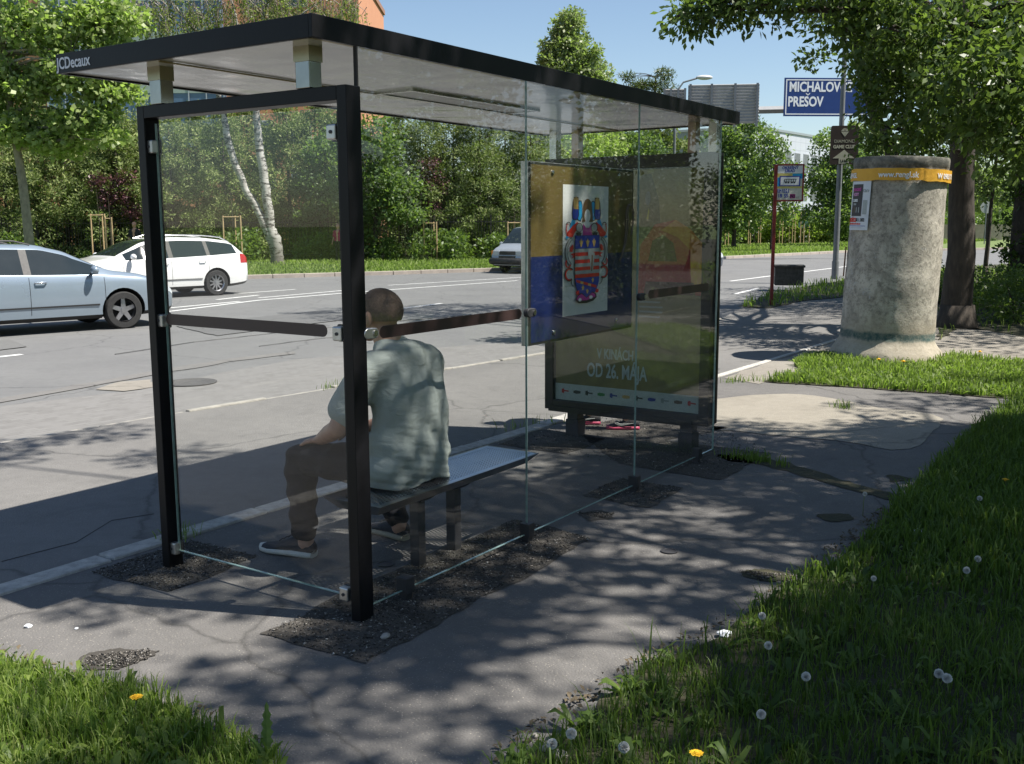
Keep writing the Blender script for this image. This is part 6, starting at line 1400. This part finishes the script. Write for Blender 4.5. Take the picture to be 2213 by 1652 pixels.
    for s in (-1, 1):
        for dx in P['seams']:
            mb = MB(); zz = [f2('bot', dx)+.12+k*(f2('belt', dx)-f2('bot', dx)-.15)/5 for k in range(6)]
            # follow the side by sampling the ring
            rg = rings[min(range(len(xs)), key=lambda i: abs(xs[i]-dx))]; ys = [np.interp(z, [p[1] for p in rg[2:7]], [p[0] for p in rg[2:7]])+.002 for z in zz]
            mb.tube([(dx, s*y, z) for y, z in zip(ys, zz)], .004, 4); mb.build('door_gap', m_trim, t)
        for hx in P['handles']:
            z = f2('belt', hx)-.11; y = f2('w', hx)-.004; MB().tube([(hx-.09, s*y, z), (hx-.07, s*(y+.03), z), (hx+.07, s*(y+.03), z), (hx+.09, s*y, z)], .013, 8).build('door_handle', paint if not P.get('chromehandle') else m_chr, t, 60)
        mx_ = P['mirror']; z = f2('belt', mx_)+.06; y = f2('w', mx_); mm = MB().ball((mx_, s*(y+.10), z+.03), .1, 12, 8, (.65, 1.05, .75)).build('mirror', paint, t, 180); MB().tube([(mx_, s*(y-.06), z-.04), (mx_, s*(y+.06), z)], .025, 6).build('bracket', m_trim, mm)
        if P.get('rails'):
            a, b = P['rails']; zz = [(x, f2('top', x)) for x in np.linspace(a, b, 9)]; MB().tube([(x, s*(f2('rw', x)-.07), z+(.045 if 0 < i < 8 else -.01)) for i, (x, z) in enumerate(zz)], .016, 6).build('roof_rail', m_rim if P.get('railsilver') else m_trim, t, 60)
        if P.get('moulding'):
            a, b = P['moulding']; MB().b2((a, s*(f2('w', a)-.01), .43), (b, s*(f2('w', a)+.012), .455)).build('side_moulding', m_trim if not P.get('railsilver') else m_chr, t)
    fx = X[-1]
    for ps, zc in ((fx, P.get('pz', .42)),):
        MB().b2((ps-.08, -.26, zc-.055), (ps+.012, .26, zc+.055)).build('number_plate', m_sw, t)
        if plate: text(plate, .10, i_k, t, (ps+.014, -.23, zc-.035), (0, 1, 0), (0, 0, 1), sx=.7)
    MB().b2((fx-.10, -.42, zc+.10), (fx+.004, .42, zc+.20)).build('grille', m_trim, t)
    MB().b2((X[0]-.012, -.26, .72), (X[0]+.15, .26, .83)).build('number_plate', m_sw, t)
    return t
EST = dict(x=[-2.385, -2.36, -2.25, -2.05, -1.85, -1.3, -.5, .1, .5, 1.0, 1.22, 1.7, 2.05, 2.25, 2.34, 2.385], top=[.62, .93, 1.10, 1.30, 1.385, 1.45, 1.475, 1.455, 1.36, 1.12, 1.01, .94, .84, .73, .64, .52],
           belt=[.60, .88, 1.0, 1.03, 1.03, 1.0, .97, .95, .94, .93, .92, .88, .80, .70, .60, .5], w=[.66, .74, .82, .87, .895, .905, .91, .91, .91, .905, .90, .89, .86, .79, .70, .56], rw=[.52, .56, .56, .56, .57, .60, .62, .62, .61, .64, .70, .70, .66, .6, .52, .42], bot=[.36, .30, .26, .24, .22, .2, .2, .2, .2, .2, .2, .22, .24, .26, .28, .32],
           win=[(-1.98, -1.22), (-1.12, -.22), (-.10, .98)], ws=(.22, 1.14), rw_=(-2.27, -2.04), hl=(1.93, 2.27), tl=(-2.36, -2.08), wheels=(-1.36, 1.37), r=.32, wy=.79, seams=(-1.15, -.15, 1.06), handles=(-.98, .02), mirror=.86, rails=(-1.95, .0), moulding=(-.95, .95))
EST['x'], keys = EST['x'], ('top',)
m_blue = M('silver_blue_paint', (.27, .33, .39), (.25, .31, .37), .8, .28, .35, coat=1.0); m_wht = M('white_paint', (.78, .78, .77), (.76, .76, .75), .8, .3, coat=1.0); m_vsil = M('silver_paint', (.42, .45, .48), (.38, .41, .44), .8, .3, .4, coat=.8); m_nav = M('dark_blue_paint', (.012, .03, .06), (.01, .025, .05), .8, .2, coat=1.0)
def put(px, d): p = D(px, 485, d); return (p.x, d, ZR)
e1 = dict(EST); e1['chromehandle'] = 1
c1 = car('silver-blue estate car in the near lane at the left edge', 'car', (-8.25, 17.25, ZR), PI/2-rad(47), m_blue, e1, 5)
e2 = dict(EST); e2['rails'] = (-1.95, .1); e2['railsilver'] = 1
c2 = car('white estate car in the far lane, partly hidden by the silver-blue car', 'car', (-9.0, 25.5, ZR), -PI/2-rad(44), m_wht, e2, 10)
VAN = dict(EST); VAN.update(x=[-2.35, -2.33, -2.2, -1.9, -1.2, -.4, .6, .95, 1.2, 1.5, 1.74, 1.86, 2.14, 2.28, 2.36, 2.40], top=[1.5, 1.85, 1.92, 1.94, 1.95, 1.95, 1.92, 1.86, 1.68, 1.42, 1.20, 1.13, 1.03, .94, .80, .62],
           belt=[1.1, 1.15, 1.15, 1.15, 1.15, 1.15, 1.14, 1.13, 1.12, 1.11, 1.10, 1.05, .98, .9, .76, .58], w=[.86, .90, .915, .92, .92, .92, .92, .92, .92, .915, .91, .905, .89, .87, .84, .78], rw=[.72, .74, .75, .75, .75, .75, .74, .74, .74, .76, .80, .80, .78, .76, .72, .68], bot=[.40, .35, .3, .28, .26, .25, .25, .25, .25, .25, .26, .27, .28, .3, .32, .34],
           win=[(-2.0, -1.0), (-.9, .3), (.42, 1.42)], ws=(.92, 1.72), rw_=(-2.3, -2.24), hl=(3, 4), tl=(-2.34, -2.2), wheels=(-1.45, 1.45), seams=(-.95, .36, 1.5), handles=(.55,), mirror=1.4, rails=None, moulding=None, pz=.52)
pv = put(1118, 37.5); c3 = car('silver-grey van with black bumper coming along the far lane', 'van', (1.06, 38.6, ZR), -PI/2-rad(36), m_vsil, VAN, 7, 'van', 'KE 451'); c3.scale = (.87, .87, .87)
for s in (-1, 1):
    h_ = MB().b2((2.30, s*.58-.16, .74), (2.375, s*.58+.16, .92)).build('headlight', m_lens, c3, bevel=.01); MB().b2((2.25, s*.80-.06, .74), (2.33, s*.80+.06, .92)).build('indicator', m_amb, c3, bevel=.01)
MB().b2((2.30, -.40, .76), (2.372, .40, .91)).build('grille', m_trim, c3); MB().tube([(2.18, -.93, .50), (2.40, -.80, .50), (2.45, 0, .50), (2.40, .80, .50), (2.18, .93, .50)], [.14]*5, 8).build('bumper', m_trim, c3, 60)
pd = put(1500, 36.5); c4 = car('dark blue car almost hidden behind the poster case, only its rounded end showing', 'car', (5.05, 34.5, ZR), PI/2-rad(50), m_nav, e1, 5)
# people on the far side
stander('bald man in a dark t-shirt standing on the far verge behind the white car', at(293, 43.5), rad(175), 1.80, shirt_mat('charcoal_top', (.04, .04, .045), (.025, .025, .03)), m_trous, False, m_skin)
stander('person in a magenta top by the fence, half hidden by the black end frame', at(733, 45.5), rad(160), 1.7, shirt_mat('magenta_top', (.35, .02, .10), (.25, .015, .08)), m_trous, False)
# ================================================================== small things on the ground
def crumple(name, label, loc, mat, s, seed):
    rnd = random.Random(seed); t = bmesh.new(); bmesh.ops.create_icosphere(t, subdivisions=2, radius=s)
    for v in t.verts: v.co *= 1+.5*noise.noise(v.co*90+Vector((seed, 0, 0))); v.co.z = v.co.z*.45+s*.3
    me = bpy.data.meshes.new(name); t.to_mesh(me); t.free(); o = link_mesh(name, me, mat); o.location = loc; o.rotation_euler = (0, 0, rnd.uniform(0, 6)); tag(o, label, 'litter'); return o
m_tis = M('tissue', (.72, .74, .76), (.62, .64, .68), 40, .9)
crumple('tissue', 'crumpled white tissue at the edge of the path and grass', G(1560, 1378, .01), m_tis, .028, 1)
crumple('tissue', 'small scrap of white paper in the grass slope above the tissue', G(1980, 1157, .03), m_tis, .022, 2)
crumple('paper_scrap', 'flattened white scrap on the shaded pavement at the far left', G(57, 1347, .004), m_tis, .016, 3)
crumple('paper_scrap', 'tiny white bit of paper on the pavement below the flattened scrap', G(160, 1352, .004), m_tis, .008, 6)
m_stone = M('pale_stone', (.40, .37, .33), (.28, .26, .23), 30, .9, bump=.5, bscale=90)
def stone(px, py, s, label, z=.005):
    t = bmesh.new(); bmesh.ops.create_icosphere(t, subdivisions=2, radius=s)
    for v in t.verts: v.co *= 1+.35*noise.noise(v.co*40+Vector((px, 0, 0))); v.co.z *= .6
    me = bpy.data.meshes.new('stone'); t.to_mesh(me); t.free(); o = link_mesh('stone', me, m_stone, None, 60); o.location = G(px, py, z+s*.3); tag(o, label, 'stone'); return o
stone(828, 1373, .020, 'pale pebble on the gravel just right of the foot of the black post')
stone(1170, 1617, .024, 'pale round stone at the bare tip of the grass, left of a pair'); stone(1205, 1632, .024, 'pale round stone at the bottom of the bare tip of grass'); stone(1150, 1590, .012, 'small pale stone above the others at the tip of grass')
# loose chippings in the gravel strips: too many to count
V = []; F = []; 
def chips(poly, n, s, z):
    P = scatter(poly, n); r = rng
    o = r.normal(0, 1, (n, 4, 3)); o /= np.linalg.norm(o, axis=2)[:, :, None]; sc = s*r.uniform(.4, 1.3, n)[:, None, None]; v = o*sc*np.array([1, 1, .6]); v[:, :, :2] += P[:, None, :]; v[:, :, 2] += z
    return v.reshape(-1, 3), (np.arange(n)[:, None]*4+np.array([[0, 1, 2, 0, 3, 1, 1, 3, 2, 2, 3, 0]])).reshape(-1, 3)
ch = []
for poly, n in (([uvw(-.3, .26), uvw(-.28, -.28), uvw(1.5, -.22), uvw(1.56, .30)], 5200), ([uvw(-.24, 1.47), uvw(-.2, .95), uvw(.36, 1.0), uvw(.34, 1.47)], 2200), ([uvw(2.2, .24), uvw(2.18, -.2), uvw(2.68, -.18), uvw(2.7, .26)], 700), ([uvw(3.0, -.28), uvw(3.9, -.3), uvw(4.6, .3), uvw(4.6, 1.3), uvw(3.7, 1.5), uvw(3.1, 1.5)], 2600), ([g2(175, 1435), g2(190, 1415), g2(320, 1400), g2(315, 1422), g2(250, 1440)], 900), ([g2(1240, 1112), g2(1330, 1112), g2(1310, 1126)], 250), ([g2(1590, 1240), g2(1700, 1250), g2(1640, 1263)], 300)):
    ch.append(chips(poly, n, .0075, .010))
b = 0
for v, f_ in ch: V.append(v); F.append(f_+b); b += len(v)
gm = NT('chippings'); g_ = gm.n('ShaderNodeNewGeometry'); cc = gm.ramp(g_.outputs['Random Per Island'], [(.2, (.04, .036, .032)), (.6, (.10, .092, .08)), (.9, (.22, .2, .18)), (1, (.5, .48, .44))]); gm = gm.bsdf(cc, .9)
o = np_mesh('gravel_chippings', np.vstack(V), np.vstack(F), [gm]); o['kind'] = 'stuff'
# thin shrubs of litter: dry leaves along the paving edge
P = np.vstack([scatter([g2(1080, 1652), g2(1345, 1480), g2(1480, 1410), g2(1640, 1310), g2(1880, 1170), g2(1960, 1120), g2(1900, 1110), g2(1600, 1330), g2(1330, 1450), g2(1060, 1620)], 500), scatter([g2(0, 1415), g2(430, 1560), g2(560, 1640), g2(600, 1620), g2(420, 1530), g2(0, 1395)], 160)])
V, F = leaves(np.column_stack([P, np.full(len(P), .014)]), .012, 1, .028, .5, 77, 1.2); V[:, 2] = np.clip(V[:, 2], .006, .03)
o = np_mesh('dry_leaves', V, F, [M('dry_leaf', (.13, .10, .06), (.07, .055, .035), 30, .9)]); o['kind'] = 'stuff'
# rings drawn by small covers in the pavement
for px, py, lb in ((830, 1220, 'small round iron cover in the floor of the shelter'), (1443, 1197, 'small round iron cover in the open pavement right of the shelter')):
    o = MB().lathe([(.038, 0), (.042, .004), (.042, .008), (.034, .008), (.032, .005), (.0, .005)], (0, 0, .002), 24, caps=False).build('cover', m_darksteel, None, 40); o.location = G(px, py, 0); tag(o, lb, 'cover')

o = MB().lathe([(.33, 0), (.36, .004), (.36, .012), (.30, .012), (.29, .008), (.0, .008)], (0, 0, 0), 28, caps=False).build('manhole_cover', M('cast_iron', (.10, .095, .09), (.06, .058, .055), 20, .7), None, 40); o.scale = (.8, .8, 1); o.location = G(412, 822, ZR+.006); tag(o, 'flat iron manhole cover in the gutter beyond the footpath', 'manhole cover')
rp = sheet('road_patch', rough_line([gr(205, 836), gr(260, 820), gr(330, 815), gr(345, 830), gr(270, 840), gr(205, 836)], .04, .15, 12)[:-1], ZR+.009, m_oldas)

m_tar = M('tar_seam', (.035, .035, .036), (.022, .022, .022), 9, .55)
for nm_, pts_, sd_, mt_ in (('road_patch', [gr(380, 700), gr(700, 668), gr(790, 684), gr(470, 722)], 21, asphalt('patch_asphalt', (.10, .10, .10), (.14, .14, .138), .3)), ('road_patch', [gr(-60, 735), gr(20, 727), gr(60, 742), gr(-20, 752)], 22, asphalt('patch_asphalt', (.11, .11, .11), (.15, .15, .145), .3))):
    sheet(nm_, rough_line(pts_+[pts_[0]], .02, .12, sd_)[:-1], (ZR if nm_[0] == 'r' else 0)+.0125, mt_)
for pts_, sd_, z_ in (([gr(250, 760), gr(420, 735), gr(640, 712), gr(900, 690), gr(1100, 676)], 31, ZR+.006), ([gr(560, 745), gr(700, 728), gr(860, 716)], 32, ZR+.006), ([g2(0, 1205), g2(160, 1165), g2(240, 1120), g2(330, 1105)], 33, .0035)):
    c_ = rough_line(pts_, .03, .2, sd_); o_ = MB(); w_ = .012 if z_ < 0 else .004
    for a_, b_ in zip(c_[:-1], c_[1:]): o_.tube([(a_[0], a_[1], z_-.004), (b_[0], b_[1], z_-.004)], w_, 4)
    o_ = o_.build('tar_seam', m_tar); o_['kind'] = 'structure'
